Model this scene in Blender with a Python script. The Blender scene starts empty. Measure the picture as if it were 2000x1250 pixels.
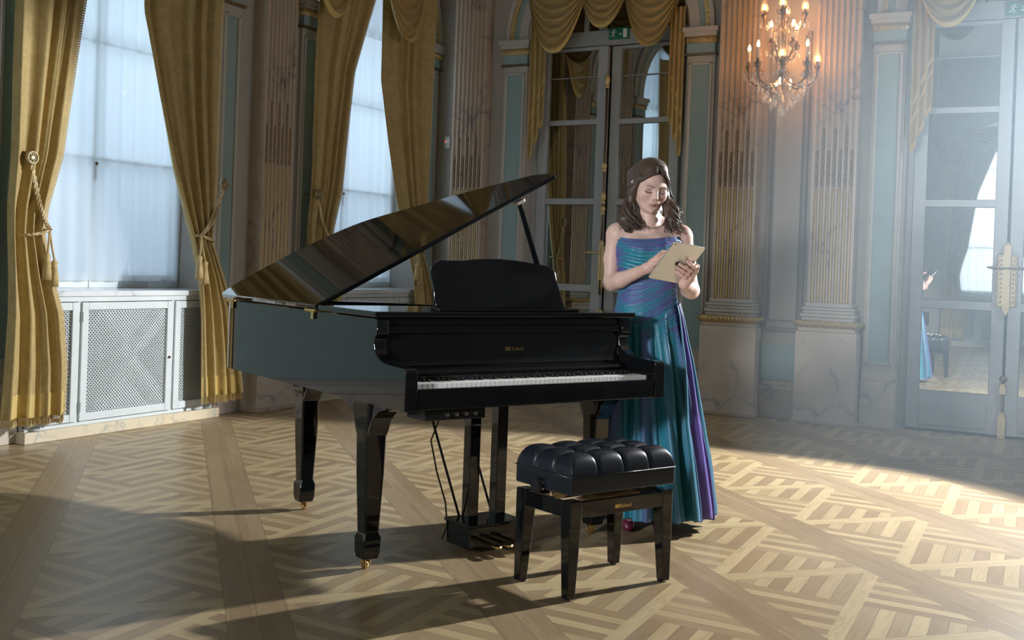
import bpy, bmesh, math, random
import numpy as np
from mathutils import Vector, Matrix
PI = math.pi
random.seed(7); rng = np.random.default_rng(7)
SC = bpy.context.scene
COL = SC.collection

# ---------------------------------------------------------------- camera
cam_d = bpy.data.cameras.new('camera'); cam = bpy.data.objects.new('camera', cam_d); COL.objects.link(cam)
FW = Vector((-0.47396, 0.88053, -0.0058)); RT = Vector((0.8798, 0.4740, 0.0360)); UPV = Vector((-0.0345, -0.0119, 0.99934))
FW.normalize(); RT = (RT - FW * RT.dot(FW)).normalized(); UPV = RT.cross(FW)
m = Matrix((RT, UPV, -FW)).transposed().to_4x4(); m.translation = (0, 0, 1.2828)
cam.matrix_world = m
cam_d.sensor_width = 36; cam_d.lens = 36 * 2166.56 / 2000
cam_d.shift_y = -(625 - 530) / 2000
cam_d.clip_start = .05; cam_d.clip_end = 200
SC.camera = cam

# ---------------------------------------------------------------- light, exposure
SC.view_settings.view_transform = 'Standard'; SC.view_settings.look = 'None'
SC.view_settings.exposure = 0; SC.view_settings.gamma = 1; SC.view_settings.use_curve_mapping = False
w = bpy.data.worlds.new('world'); SC.world = w; w.use_nodes = True
w.node_tree.nodes['Background'].inputs[0].default_value = (.55, .72, .9, 1)
w.node_tree.nodes['Background'].inputs[1].default_value = .9
def light(name, kind, loc, aim, power, color, **kw):
    d = bpy.data.lights.new(name, kind); o = bpy.data.objects.new(name, d); COL.objects.link(o)
    o.location = loc
    o.rotation_euler = (Vector(aim) - Vector(loc)).to_track_quat('-Z', 'Y').to_euler()
    d.energy = power; d.color = color
    for k, v in kw.items(): setattr(d, k, v)
    return o
KEY = (0.9, 9.3, 3.0)
light('key_spotlight', 'SPOT', KEY, (-2.286, 5.365, .851), 3600, (.93, .97, 1), spot_size=math.radians(59.5), spot_blend=.22, shadow_soft_size=.07)
light('added_wall_spill', 'SPOT', (0.45, 8.6, 2.6), (-2.6, 9.9, 2.0), 90, (.72, .85, 1), spot_size=math.radians(110), spot_blend=.25, shadow_soft_size=.1)  # extra lamp added to put spill on the back wall
light('front_lamp', 'SPOT', (-2.95, -.9, 1.9), (-1.97, 5.1, 1.15), 900, (.95, .96, 1), spot_size=math.radians(28), spot_blend=.6, shadow_soft_size=.22)
# daylight and added fill outside the windows: left wall (three bays) and the wall behind the camera (two bays)
DAY = (.70, .86, 1.0)
WIN_V = (5.745, 8.745); FRONT_U = (-4.3, -1.15)
for wv in WIN_V:
    light('window_daylight_and_fill', 'AREA', (-7.25, wv, 2.7), (0, wv, 2.3), 29, DAY, shape='RECTANGLE', size=3.4, size_y=1.7)
for wu, pw in zip(FRONT_U, (430, 50)):  # the stronger left one is added fill for the hall
    light('window_daylight_and_fill', 'AREA', (wu, -4.35, 2.7), (wu, 0, 2.2), pw, (.90, .95, 1), shape='RECTANGLE', size=1.7, size_y=3.4)

# ---------------------------------------------------------------- helpers
class MB:
    """collects shapes for one mesh object"""
    def __init__(s): s.v = []; s.f = []; s.c = []
    def add(s, vs, fs, col=None):
        n = len(s.v); s.v += [tuple(p) for p in vs]; s.f += [tuple(i + n for i in f) for f in fs]
        if col is not None: s.c += [col] * len(vs)
        return s
    def box(s, x0, y0, z0, x1, y1, z1, T=None):
        vs = [(x0,y0,z0),(x1,y0,z0),(x1,y1,z0),(x0,y1,z0),(x0,y0,z1),(x1,y0,z1),(x1,y1,z1),(x0,y1,z1)]
        if T: vs = [T(p) for p in vs]
        return s.add(vs, [(3,2,1,0),(4,5,6,7),(0,1,5,4),(1,2,6,5),(2,3,7,6),(3,0,4,7)])
    def cbox(s, c, size, T=None):
        return s.box(c[0]-size[0]/2, c[1]-size[1]/2, c[2]-size[2]/2, c[0]+size[0]/2, c[1]+size[1]/2, c[2]+size[2]/2, T)
    def prism(s, poly, h0, h1, ax='z', T=None):
        """poly: list of 2-D points; ax: extrusion axis"""
        def P(p, h):
            q = {'z': (p[0], p[1], h), 'y': (p[0], h, p[1]), 'x': (h, p[0], p[1])}[ax]
            return T(q) if T else q
        n = len(poly)
        vs = [P(p, h0) for p in poly] + [P(p, h1) for p in poly]
        fs = [tuple(range(n - 1, -1, -1)), tuple(range(n, 2 * n))] + [(i, (i + 1) % n, n + (i + 1) % n, n + i) for i in range(n)]
        return s.add(vs, fs)
    def lathe(s, prof, n=20, c=(0, 0, 0), T=None, a0=0., a1=2 * PI):
        full = abs(a1 - a0 - 2 * PI) < 1e-6; k = n if full else n + 1
        vs = []
        for r, z in prof:
            for i in range(k):
                a = a0 + (a1 - a0) * i / n
                q = (c[0] + r * math.cos(a), c[1] + r * math.sin(a), c[2] + z); vs.append(T(q) if T else q)
        fs = []
        for j in range(len(prof) - 1):
            for i in range(n):
                i2 = (i + 1) % k
                fs.append((j * k + i, j * k + i2, (j + 1) * k + i2, (j + 1) * k + i))
        return s.add(vs, fs)
    def ball(s, c, r, n=10, m_=6, T=None):
        if not hasattr(r, '__len__'): r = (r, r, r)
        vs = []
        for j in range(m_ + 1):
            t = PI * j / m_
            for i in range(n):
                a = 2 * PI * i / n
                q = (c[0] + r[0]*math.sin(t)*math.cos(a), c[1] + r[1]*math.sin(t)*math.sin(a), c[2] - r[2]*math.cos(t)); vs.append(T(q) if T else q)
        fs = [(j*n+i, j*n+(i+1)%n, (j+1)*n+(i+1)%n, (j+1)*n+i) for j in range(m_) for i in range(n)]
        return s.add(vs, fs)
    def tube(s, pts, r, n=8, cap=True, flat=1.0):
        pts = [Vector(p) for p in pts]; N = len(pts)
        rs = list(r) if hasattr(r, '__len__') else [r] * N
        vs = []; up = None
        for i, p in enumerate(pts):
            t = (pts[min(i+1, N-1)] - pts[max(i-1, 0)])
            t = t.normalized() if t.length > 1e-9 else Vector((0, 0, 1))
            if up is None:
                up = t.orthogonal().normalized()
            up = (up - t * up.dot(t)); up = up.normalized() if up.length > 1e-6 else t.orthogonal().normalized()
            sd = t.cross(up)
            for k in range(n):
                a = 2 * PI * k / n
                vs.append(p + (up * math.cos(a) * flat + sd * math.sin(a)) * rs[i])
        fs = [(i*n+k, i*n+(k+1)%n, (i+1)*n+(k+1)%n, (i+1)*n+k) for i in range(N-1) for k in range(n)]
        if cap: fs += [tuple(range(n-1, -1, -1)), tuple((N-1)*n+k for k in range(n))]
        return s.add(vs, fs)
    def grid(s, fn, nu, nv, closed_u=False, col=None):
        vs = []; cs = []
        for j in range(nv + 1):
            for i in range(nu if closed_u else nu + 1):
                vs.append(fn(i / nu, j / nv)); 
                if col: cs.append(col(i / nu, j / nv))
        k = nu if closed_u else nu + 1; n0 = len(s.v)
        s.v += [tuple(p) for p in vs]; s.c += cs
        s.f += [(n0+j*k+i, n0+j*k+(i+1)%k, n0+(j+1)*k+(i+1)%k, n0+(j+1)*k+i) for j in range(nv) for i in range(nu)]
        return s
    def build(s, name, mat, parent=None, smooth=False, bevel=0, seg=2, solid=0, sub=0, T=None, angle=40, bsel=None):
        me = bpy.data.meshes.new(name); me.from_pydata(s.v, [], s.f)
        bm = bmesh.new(); bm.from_mesh(me); bmesh.ops.recalc_face_normals(bm, faces=bm.faces); bm.to_mesh(me); bm.free()
        if s.c and len(s.c) == len(me.vertices):
            at = me.color_attributes.new('Col', 'FLOAT_COLOR', 'POINT')
            at.data.foreach_set('color', np.array([(c[0], c[1], c[2], 1) for c in s.c], np.float32).ravel())
        o = bpy.data.objects.new(name, me); COL.objects.link(o)
        for mm in (mat if isinstance(mat, (list, tuple)) else [mat]): me.materials.append(mm)
        if parent is not None: o.parent = parent
        if solid:
            md = o.modifiers.new('solid', 'SOLIDIFY'); md.thickness = solid; md.offset = 0
        if bevel:
            md = o.modifiers.new('bevel', 'BEVEL'); md.width = bevel; md.segments = seg; md.limit_method = 'ANGLE' if bsel is None else 'VGROUP'; md.angle_limit = math.radians(35); md.harden_normals = True
        if bevel and bsel is not None:
            vg = o.vertex_groups.new(name='edge'); vg.add([i for i, p in enumerate(s.v) if bsel(p)], 1., 'REPLACE'); md.vertex_group = 'edge'
        if sub:
            md = o.modifiers.new('sub', 'SUBSURF'); md.levels = sub; md.render_levels = sub
        if smooth or bevel:
            me.polygons.foreach_set('use_smooth', [True] * len(me.polygons))
            if not (smooth == 'all'): me.set_sharp_from_angle(angle=math.radians(angle))
        me.update()
        return o

def empty(name, loc=(0, 0, 0), rz=0.):
    o = bpy.data.objects.new(name, None); COL.objects.link(o); o.location = loc; o.rotation_euler = (0, 0, rz); o.empty_display_size = .1
    return o
def tag(o, label, cat, group=None):
    o['label'] = label; o['category'] = cat
    if group: o['group'] = group
    return o
def struct(o): o['kind'] = 'structure'; return o
def thing(name, label, cat, loc=(0, 0, 0), rz=0., group=None): return tag(empty(name, loc, rz), label, cat, group)
def copy_part(o, parent=None):
    c = o.copy(); COL.objects.link(c)
    if parent is not None: c.parent = parent
    return c
def copy_tree(o, parent=None):
    c = copy_part(o, parent)
    for ch in list(o.children): copy_tree(ch, c)
    return c
def text_mesh(body, size, name, mat, parent, loc, rot, depth=.0006, squash=1.):
    cu = bpy.data.curves.new(name, 'FONT'); cu.body = body; cu.size = size; cu.extrude = depth; cu.offset = size * .012; cu.align_x = 'LEFT'
    t = bpy.data.objects.new(name, cu); COL.objects.link(t)
    me = bpy.data.meshes.new_from_object(t.evaluated_get(bpy.context.evaluated_depsgraph_get()))
    bpy.data.objects.remove(t); bpy.data.curves.remove(cu)
    return me
def lerp(a, b, t): return a + (b - a) * t
def interp(xs, ys, x): return float(np.interp(x, xs, ys))

# ---------------------------------------------------------------- materials
class NT:
    def __init__(s, name):
        s.m = bpy.data.materials.new(name); s.m.use_nodes = True; s.t = s.m.node_tree
        s.b = s.t.nodes['Principled BSDF']; s.o = s.t.nodes['Material Output']
    def n(s, typ, **kw):
        x = s.t.nodes.new(typ)
        for k, v in kw.items(): setattr(x, k, v)
        return x
    def ln(s, a, b): s.t.links.new(a, b)
    def put(s, sock, v):
        if isinstance(v, bpy.types.NodeSocket): s.ln(v, sock)
        elif v is not None: sock.default_value = v
    def M(s, op, a, b=None, c=None):
        x = s.n('ShaderNodeMath', operation=op); s.put(x.inputs[0], a); s.put(x.inputs[1], b); s.put(x.inputs[2], c); return x.outputs[0]
    def mix(s, f, a, b):
        x = s.n('ShaderNodeMix', data_type='RGBA'); s.put(x.inputs[0], f)
        for k, v in ((6, a), (7, b)): s.put(x.inputs[k], v if isinstance(v, bpy.types.NodeSocket) else (*v, 1))
        return x.outputs[2]
    def mixf(s, f, a, b):
        x = s.n('ShaderNodeMix', data_type='FLOAT'); s.put(x.inputs[0], f); s.put(x.inputs[2], a); s.put(x.inputs[3], b); return x.outputs[0]
    def ramp(s, f, stops):
        x = s.n('ShaderNodeValToRGB'); s.put(x.inputs[0], f); e = x.color_ramp.elements
        while len(e) < len(stops): e.new(.5)
        for k, (p, c) in enumerate(stops): e[k].position = p; e[k].color = (*c, 1) if hasattr(c, '__len__') else (c, c, c, 1)
        return x.outputs[0]
    def co(s, scale=None, which='Object'):
        c = s.n('ShaderNodeTexCoord').outputs[which]
        if scale is not None:
            mp = s.n('ShaderNodeMapping'); s.ln(c, mp.inputs[0]); mp.inputs['Scale'].default_value = scale if hasattr(scale, '__len__') else (scale,) * 3; c = mp.outputs[0]
        return c
    def noise(s, co, scale, detail=3, rough=.5, dist=0.):
        x = s.n('ShaderNodeTexNoise'); s.put(x.inputs['Vector'], co); x.inputs['Scale'].default_value = scale; x.inputs['Detail'].default_value = detail
        x.inputs['Roughness'].default_value = rough; x.inputs['Distortion'].default_value = dist; return x.outputs[0]
    def bump(s, h, strength, dist=.01):
        x = s.n('ShaderNodeBump'); s.ln(h, x.inputs['Height']); x.inputs['Strength'].default_value = strength; x.inputs['Distance'].default_value = dist
        s.ln(x.outputs[0], s.b.inputs['Normal'])
    def set(s, **kw):
        nm = dict(color='Base Color', rough='Roughness', metal='Metallic', spec='Specular IOR Level', coat='Coat Weight', coatr='Coat Roughness', sheen='Sheen Weight', sheenr='Sheen Roughness', sheent='Sheen Tint', trans='Transmission Weight', ior='IOR', sss='Subsurface Weight', emit='Emission Color', emits='Emission Strength', alpha='Alpha')
        for k, v in kw.items():
            i = s.b.inputs[nm[k]]
            if isinstance(v, bpy.types.NodeSocket): s.ln(v, i)
            elif hasattr(v, '__len__'): i.default_value = (*v, 1) if len(v) == 3 else v
            else: i.default_value = v
        return s
def plain(name, color, rough=.5, **kw):
    k = NT(name); n_ = k.noise(k.co(), 9, 2); k.set(color=k.mix(n_, [c * .9 for c in color], [min(1, c * 1.1) for c in color]), rough=rough, **kw); return k.m

def M_marble(name, base, vein, vein2, scale=1.6, rough=.25):
    k = NT(name); c = k.co(); n1 = k.noise(c, scale * 2.2, 5, .6, .6)
    ad = k.n('ShaderNodeVectorMath', operation='ADD'); k.ln(c, ad.inputs[0])
    sc = k.n('ShaderNodeVectorMath', operation='SCALE'); nn = k.n('ShaderNodeTexNoise'); nn.inputs['Scale'].default_value = scale; nn.inputs['Detail'].default_value = 5
    k.ln(c, nn.inputs['Vector']); k.ln(nn.outputs['Color'], sc.inputs[0]); sc.inputs['Scale'].default_value = .8; k.ln(sc.outputs[0], ad.inputs[1])
    vo = k.n('ShaderNodeTexVoronoi', feature='DISTANCE_TO_EDGE'); vo.inputs['Scale'].default_value = scale * 1.3; k.ln(ad.outputs[0], vo.inputs['Vector'])
    vn = k.ramp(vo.outputs['Distance'], [(0, 1.), (.035, .25), (.12, 0.)])
    gate = k.ramp(k.noise(c, scale * 1.3, 2), [(.42, 0.), (.6, 1.)])
    col = k.mix(n1, base, [min(1, b * 1.25) for b in base])
    col = k.mix(k.M('MULTIPLY', k.ramp(k.noise(c, scale*.9, 4, .65, 1.), [(.5, 0.), (.7, .8)]), .55), col, vein2)
    col = k.mix(k.M('MULTIPLY', vn, gate), col, vein)
    k.set(color=col, rough=rough, spec=.4); return k.m

mat = {}
mat['wall'] = plain('grey_beige_paint', (.39, .365, .325), .6)
mat['wall2'] = plain('warm_grey_moulding_paint', (.47, .445, .40), .5)
mat['taupe'] = plain('taupe_moulding_paint', (.20, .185, .165), .5)
mat['aqua'] = plain('aqua_panel_paint', (.26, .365, .36), .55)
mat['door'] = plain('blue_grey_door_paint', (.36, .38, .385), .45)
mat['white'] = plain('white_cabinet_paint', (.62, .67, .68), .4)
mat['ceiling'] = plain('ceiling_paint', (.74, .72, .69), .8)
mat['dark'] = plain('dark_interior', (.015, .018, .02), .7)
mat['pil'] = M_marble('pilaster_marble', (.40, .325, .255), (.20, .16, .16), (.46, .36, .26), 1.6, .35)
mat['ped'] = M_marble('pedestal_marble', (.49, .425, .35), (.20, .20, .25), (.55, .43, .32), 1.8, .28)
mat['plinth'] = M_marble('plinth_marble', (.60, .52, .38), (.36, .38, .36), (.66, .50, .28), 3.2, .28)
mat['top'] = M_marble('white_marble', (.62, .66, .68), (.36, .39, .42), (.72, .74, .74), 3., .18)
def M_gold(name, c1, c2, rough=.38, metal=.85, scale=60.):
    k = NT(name); n_ = k.noise(k.co(), scale, 3); k.set(color=k.mix(n_, c1, c2), rough=rough, metal=metal); k.bump(n_, .25, .004); return k.m
mat['gold'] = M_gold('gilding', (.50, .38, .17), (.70, .55, .29), .45, .55)
mat['husk'] = M_gold('dull_gilding', (.20, .14, .09), (.36, .26, .15), .5, .4)
mat['brass'] = M_gold('polished_brass', (.72, .50, .20), (.80, .60, .28), .2, 1., 20)
mat['oldbrass'] = M_gold('aged_brass', (.30, .24, .14), (.42, .35, .22), .42, .75)
mat['bronze'] = M_gold('dark_bronze', (.14, .10, .06), (.26, .19, .11), .4)
k = NT('mirror'); k.set(color=(.56, .60, .60), metal=1., rough=.012); mat['mirror'] = k.m
k = NT('black_lacquer'); k.set(color=(.0045, .0052, .006), rough=.04, spec=.5, coat=.12, coatr=.02); mat['lacq'] = k.m
k = NT('black_satin'); n_ = k.noise(k.co(), 30, 2); k.set(color=(.010, .011, .012), rough=k.mixf(n_, .25, .35)); mat['satin'] = k.m
mat['ivory'] = plain('white_key_plastic', (.84, .83, .79), .25)
mat['ebony'] = plain('black_key_plastic', (.012, .012, .013), .3)
k = NT('black_leather'); v = k.n('ShaderNodeTexVoronoi'); v.inputs['Scale'].default_value = 260; k.ln(k.co(), v.inputs['Vector'])
k.set(color=(.008, .011, .016), rough=.27, spec=.55); k.bump(v.outputs['Distance'], .04, .002); mat['leather'] = k.m
mat['rawwood'] = plain('pale_plywood', (.50, .36, .20), .6)
mat['steel'] = plain('steel', (.55, .53, .48), .3, metal=1.)
mat['rubber'] = plain('black_rubber', (.015, .015, .015), .6)
mat['greensign'] = plain('green_sign', (.0, .16, .09), .4)
mat['signwhite'] = plain('sign_white', (.75, .8, .78), .4)
mat['plastic'] = plain('white_plastic', (.55, .53, .48), .4)
k = NT('red_led'); k.set(color=(.3, 0, 0), emit=(1, .05, .02), emits=3.); mat['led'] = k.m
k = NT('lamp_bulb'); k.set(color=(1, .8, .5), emit=(1, .43, .12), emits=85.); mat['bulb'] = k.m
mat['candle'] = plain('ivory_candle_tube', (.72, .66, .56), .5)
k = NT('crystal'); k.set(color=(.95, .93, .9), rough=.02, spec=1., alpha=.42, metal=.25); mat['crystal'] = k.m
k = NT('shade_glass'); k.set(color=(.95, .9, .8), rough=.05, spec=1., alpha=.14); mat['shade'] = k.m
# gold damask curtain
def M_cloth(name, c1, c2, damask=0.):
    k = NT(name); c = k.co()
    n1 = k.noise(c, 7., 4, .6); wv = k.noise(k.co((220, 220, 30)), 6, 1)
    col = k.mix(n1, c1, c2)
    if damask:
        p = k.ramp(k.noise(c, 15., 3, .55, 1.2), [(.44, 0.), (.56, 1.)])
        col = k.mix(k.M('MULTIPLY', p, damask), col, [min(1, x * 1.35) for x in c2])
    k.set(color=col, rough=.62, sheen=.25, sheenr=.4, spec=.3); k.bump(wv, .12, .003); return k.m
mat['curtain'] = M_cloth('gold_damask', (.35, .255, .10), (.46, .345, .145), .22)
mat['swag'] = M_cloth('gold_silk', (.34, .235, .085), (.46, .33, .13), 0.)
mat['band'] = M_cloth('gold_border', (.55, .40, .13), (.66, .50, .2), 0.)
mat['fringe'] = M_cloth('gold_fringe', (.46, .34, .14), (.62, .48, .24), 0.)
k = NT('rope_cord'); wv = k.n('ShaderNodeTexWave'); wv.inputs['Scale'].default_value = 14; k.ln(k.co(), wv.inputs['Vector'])
k.set(color=k.mix(wv.outputs['Fac'], (.34, .24, .10), (.72, .60, .36)), rough=.7); mat['rope'] = k.m
# sheer curtain: light comes through the weave
k = NT('sheer_voile'); tr = k.n('ShaderNodeBsdfTransparent'); tl = k.n('ShaderNodeBsdfTranslucent'); df = k.n('ShaderNodeBsdfDiffuse')
fold = k.noise(k.co((1, 26, .25)), 1., 3)
k.ln(k.mix(fold, (.80, .87, .92), (.92, .96, 1.)), tl.inputs[0]); df.inputs[0].default_value = (.8, .85, .88, 1)
m1 = k.n('ShaderNodeMixShader'); m1.inputs[0].default_value = .35; k.ln(tl.outputs[0], m1.inputs[1]); k.ln(df.outputs[0], m1.inputs[2])
m2 = k.n('ShaderNodeMixShader'); k.ln(k.mixf(fold, .20, .34), m2.inputs[0]); k.ln(m1.outputs[0], m2.inputs[1]); k.ln(tr.outputs[0], m2.inputs[2]); k.ln(m2.outputs[0], k.o.inputs[0]); mat['sheer'] = k.m
k = NT('window_glass'); tr = k.n('ShaderNodeBsdfTransparent'); gl = k.n('ShaderNodeBsdfGlossy'); gl.inputs['Roughness'].default_value = .02
m1 = k.n('ShaderNodeMixShader'); m1.inputs[0].default_value = .06; k.ln(tr.outputs[0], m1.inputs[1]); k.ln(gl.outputs[0], m1.inputs[2]); k.ln(m1.outputs[0], k.o.inputs[0]); mat['glass'] = k.m

def M_parquet():
    k = NT('oak_parquet'); M = k.M
    xyz = k.n('ShaderNodeSeparateXYZ'); k.ln(k.co(), xyz.inputs[0]); x, y = xyz.outputs[0], xyz.outputs[1]
    S = 2 ** -.5; PA, PB, HB, HA = .865, .91, .05, .11
    a = M('MULTIPLY', M('SUBTRACT', y, x), S); b = M('MULTIPLY', M('ADD', y, x), S)
    ga = M('DIVIDE', M('SUBTRACT', a, 4.2), PA); gb = M('DIVIDE', M('SUBTRACT', b, 3.04), PB)
    ia, ib = M('FLOOR', ga), M('FLOOR', gb); fa, fb = M('MULTIPLY', M('FRACT', ga), PA), M('MULTIPLY', M('FRACT', gb), PB)
    da = M('MINIMUM', fa, M('SUBTRACT', PA, fa)); db = M('MINIMUM', fb, M('SUBTRACT', PB, fb))
    inA = M('LESS_THAN', db, HA); inB = M('MULTIPLY', M('LESS_THAN', da, HB), M('SUBTRACT', 1, inA))
    s = M('DIVIDE', M('SUBTRACT', fa, HB), PA - 2 * HB); t = M('DIVIDE', M('SUBTRACT', fb, HA), PB - 2 * HA)
    d = M('SUBTRACT', t, s); q = M('SUBTRACT', M('ADD', s, t), 1)
    inC = M('LESS_THAN', M('ABSOLUTE', d), .062)
    vst = M('LESS_THAN', M('MULTIPLY', d, q), 0.)
    cs = M('MULTIPLY', k.mixf(vst, M('ABSOLUTE', q), M('SUBTRACT', M('ABSOLUTE', d), .062)), 8.)
    idx = M('FLOOR', cs); par = M('MODULO', idx, 2.)
    side = M('SIGN', d)
    def wn(*v):
        c = k.n('ShaderNodeCombineXYZ')
        for i_, vv in enumerate(v): k.put(c.inputs[i_], vv)
        r = k.n('ShaderNodeTexWhiteNoise', noise_dimensions='3D'); k.ln(c.outputs[0], r.inputs[0]); return r.outputs[0]
    tile = M('ADD', M('MULTIPLY', ia, 7.), M('MULTIPLY', ib, 131.))
    rs = wn(tile, M('ADD', idx, M('MULTIPLY', side, 20.)), M('MULTIPLY', vst, 5.))
    # which board in a band
    na = M('FLOOR', M('MULTIPLY', M('ADD', fb, HA), 13.)); rA = wn(M('FLOOR', M('ADD', M('MULTIPLY', a, .9), M('MULTIPLY', na, .37))), na, ib)
    rB = wn(M('FLOOR', M('MULTIPLY', M('ADD', fa, HB), 20.)), ib, ia)
    light_, dark_ = (.51, .395, .215), (.285, .195, .105)
    strip = k.mix(M('ADD', M('MULTIPLY', par, .62), M('MULTIPLY', rs, .38)), dark_, light_)
    col = k.mix(inC, strip, k.mix(rs, (.455, .35, .19), (.52, .40, .22)))
    col = k.mix(inB, col, k.mix(rB, (.44, .335, .18), (.51, .395, .215)))
    col = k.mix(inA, col, k.mix(rA, (.275, .19, .105), (.355, .255, .145)))
    # grain along each board
    vdir, udir = y, x
    al = k.mixf(vst, udir, vdir); ac = k.mixf(vst, vdir, udir)
    al = k.mixf(inC, al, vdir); ac = k.mixf(inC, ac, udir); al = k.mixf(inB, al, b); ac = k.mixf(inB, ac, a); al = k.mixf(inA, al, a); ac = k.mixf(inA, ac, b)
    gc = k.n('ShaderNodeCombineXYZ'); k.ln(M('MULTIPLY', al, 4.), gc.inputs[0]); k.ln(M('MULTIPLY', ac, 60.), gc.inputs[1]); k.ln(M('ADD', M('MULTIPLY', idx, 3.1), tile), gc.inputs[2])
    g = k.noise(gc.outputs[0], 1., 4, .65, .5)
    col = k.mix(M('MULTIPLY', k.ramp(g, [(.45, 0.), (.7, 1.)]), .35), col, (.17, .11, .06))
    wear = k.noise(k.co(), 1.1, 4, .6); col = k.mix(M('MULTIPLY', k.ramp(wear, [(.4, 0.), (.75, 1.)]), .22), col, (.42, .34, .24))
    # joints
    fr = M('FRACT', cs); j1 = M('LESS_THAN', M('MINIMUM', fr, M('SUBTRACT', 1., fr)), .035)
    j1 = M('MULTIPLY', j1, M('SUBTRACT', 1., M('MAXIMUM', inC, M('MAXIMUM', inB, inA))))
    j2 = M('MAXIMUM', M('LESS_THAN', M('ABSOLUTE', M('SUBTRACT', db, HA)), .0022), M('LESS_THAN', db, .0022))
    j3 = M('MULTIPLY', M('LESS_THAN', M('ABSOLUTE', M('SUBTRACT', da, HB)), .002), M('SUBTRACT', 1., inA))
    jj = M('MAXIMUM', j1, M('MAXIMUM', j2, j3))
    col = k.mix(M('MULTIPLY', jj, .45), col, (.10, .065, .04))
    k.set(color=col, rough=k.mixf(wear, .30, .46), spec=.42); k.bump(g, .05, .003); return k.m
mat['floor'] = M_parquet()
# ================================================================ room shell
LU, BV, FV, RU, HT = -6.3, 9.9, -3.6, 4.6, 5.7     # left wall u, back wall v, front wall v, right wall u, height
def TL(p): return (LU + p[1], p[0], p[2])            # along, outward, up
def TBk(p): return (p[0], BV - p[1], p[2])
def TF(p): return (p[0], FV + p[1], p[2])
def TR(p): return (RU - p[1], p[0], p[2])
def arch_pts(c, hw, sp, n=20, r=None):
    r = r or hw
    return [(c - r * math.cos(PI * i / n), sp + r * math.sin(PI * i / n)) for i in range(n + 1)]
def wall(name, T, x0, x1, H, ops, dep):
    b = MB(); xs = x0
    for (c, hw, sp) in sorted(ops):
        b.add([T(p) for p in ((xs, 0, 0), (c - hw, 0, 0), (c - hw, 0, H), (xs, 0, H))], [(0, 1, 2, 3)])
        ap = arch_pts(c, hw, sp)
        for (p, q) in zip(ap, ap[1:]):
            b.add([T((p[0], 0, p[1])), T((q[0], 0, q[1])), T((q[0], 0, H)), T((p[0], 0, H))], [(0, 1, 2, 3)])
        ring = [(c - hw, 0.)] + ap + [(c + hw, 0.)]
        for (p, q) in zip(ring, ring[1:]):
            b.add([T((p[0], 0, p[1])), T((q[0], 0, q[1])), T((q[0], -dep, q[1])), T((p[0], -dep, p[1]))], [(0, 1, 2, 3)])
        xs = c + hw
    b.add([T(p) for p in ((xs, 0, 0), (x1, 0, 0), (x1, 0, H), (xs, 0, H))], [(0, 1, 2, 3)])
    return struct(b.build(name, mat['wall']))
WHW, WSP = .88, 3.56; DHW = .82; DOOR_U = (-4.375, -.74)
wall('wall_left', TL, FV, BV, HT, [(v, WHW, WSP) for v in WIN_V], .40)
wall('wall_back', TBk, LU, RU, HT, [(u, DHW, WSP) for u in DOOR_U], .16)
wall('wall_front', TF, LU, RU, HT, [(u, WHW, WSP) for u in FRONT_U], .40)
wall('wall_right', TR, FV, BV, HT, [], .2)
struct(MB().box(LU - .5, FV - .5, -.06, RU + .1, BV + .3, 0).build('floor', mat['floor']))
struct(MB().box(LU - .5, FV - .5, HT, RU + .1, BV + .3, HT + .1).build('ceiling', mat['ceiling']))

# ---------------------------------------------------------------- windows
def window(n, T, c, sill=1.0):
    root = struct(empty('window_%d' % n, T((c, -.38, 0))))
    off = T((c, -.38, 0)); L = lambda p: tuple(a - b for a, b in zip(T((c + p[0], -.38 + p[1], p[2])), off))
    f = MB(); hw = WHW; zt = WSP
    f.box(-hw, -.01, 0, hw, .02, sill + .01, L)
    f.box(-hw, -.02, sill, -hw + .06, .05, zt, L).box(hw - .06, -.02, sill, hw, .05, zt, L)
    f.box(-.016, -.02, sill, .016, .055, zt, L).box(-hw + .001, -.018, sill, hw - .001, .048, sill + .1, L)
    for z in (1.96, 2.82, zt - .03): f.box(-hw + .002, -.015, z - .013, hw - .002, .045, z + .013, L)
    ap = arch_pts(0, hw, zt); ai = arch_pts(0, hw - .06, zt)
    for i in range(20):
        f.add([L((p[0], y, p[1])) for y in (-.02, .05) for p in (ap[i], ap[i+1], ai[i+1], ai[i])], [(0,1,2,3),(4,5,6,7),(0,1,5,4),(2,3,7,6)])
    f.box(-.03, -.02, zt, .03, .045, zt + hw, L)
    f.build('window_frame', mat['white'], root, bevel=.004, seg=1)
    MB().prism([(-hw, sill)] + ap + [(hw, sill)], -.004, .004, 'y', L).build('window_pane', mat['glass'], root)
    MB().box(-hw + .002, .0, .96, hw - .002, .382, 1.0, L).build('window_sill', mat['top'], root)
    MB().box(-.008, .052, 1.80, .008, .07, 1.93, L).ball((0, .075, 1.92), .014, T=L).build('window_latch', mat['bronze'], root)
    return root
for i, v in enumerate(WIN_V): window(i + 1, TL, v)
for i, u in enumerate(FRONT_U): window(i + 3, TF, u)

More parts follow.
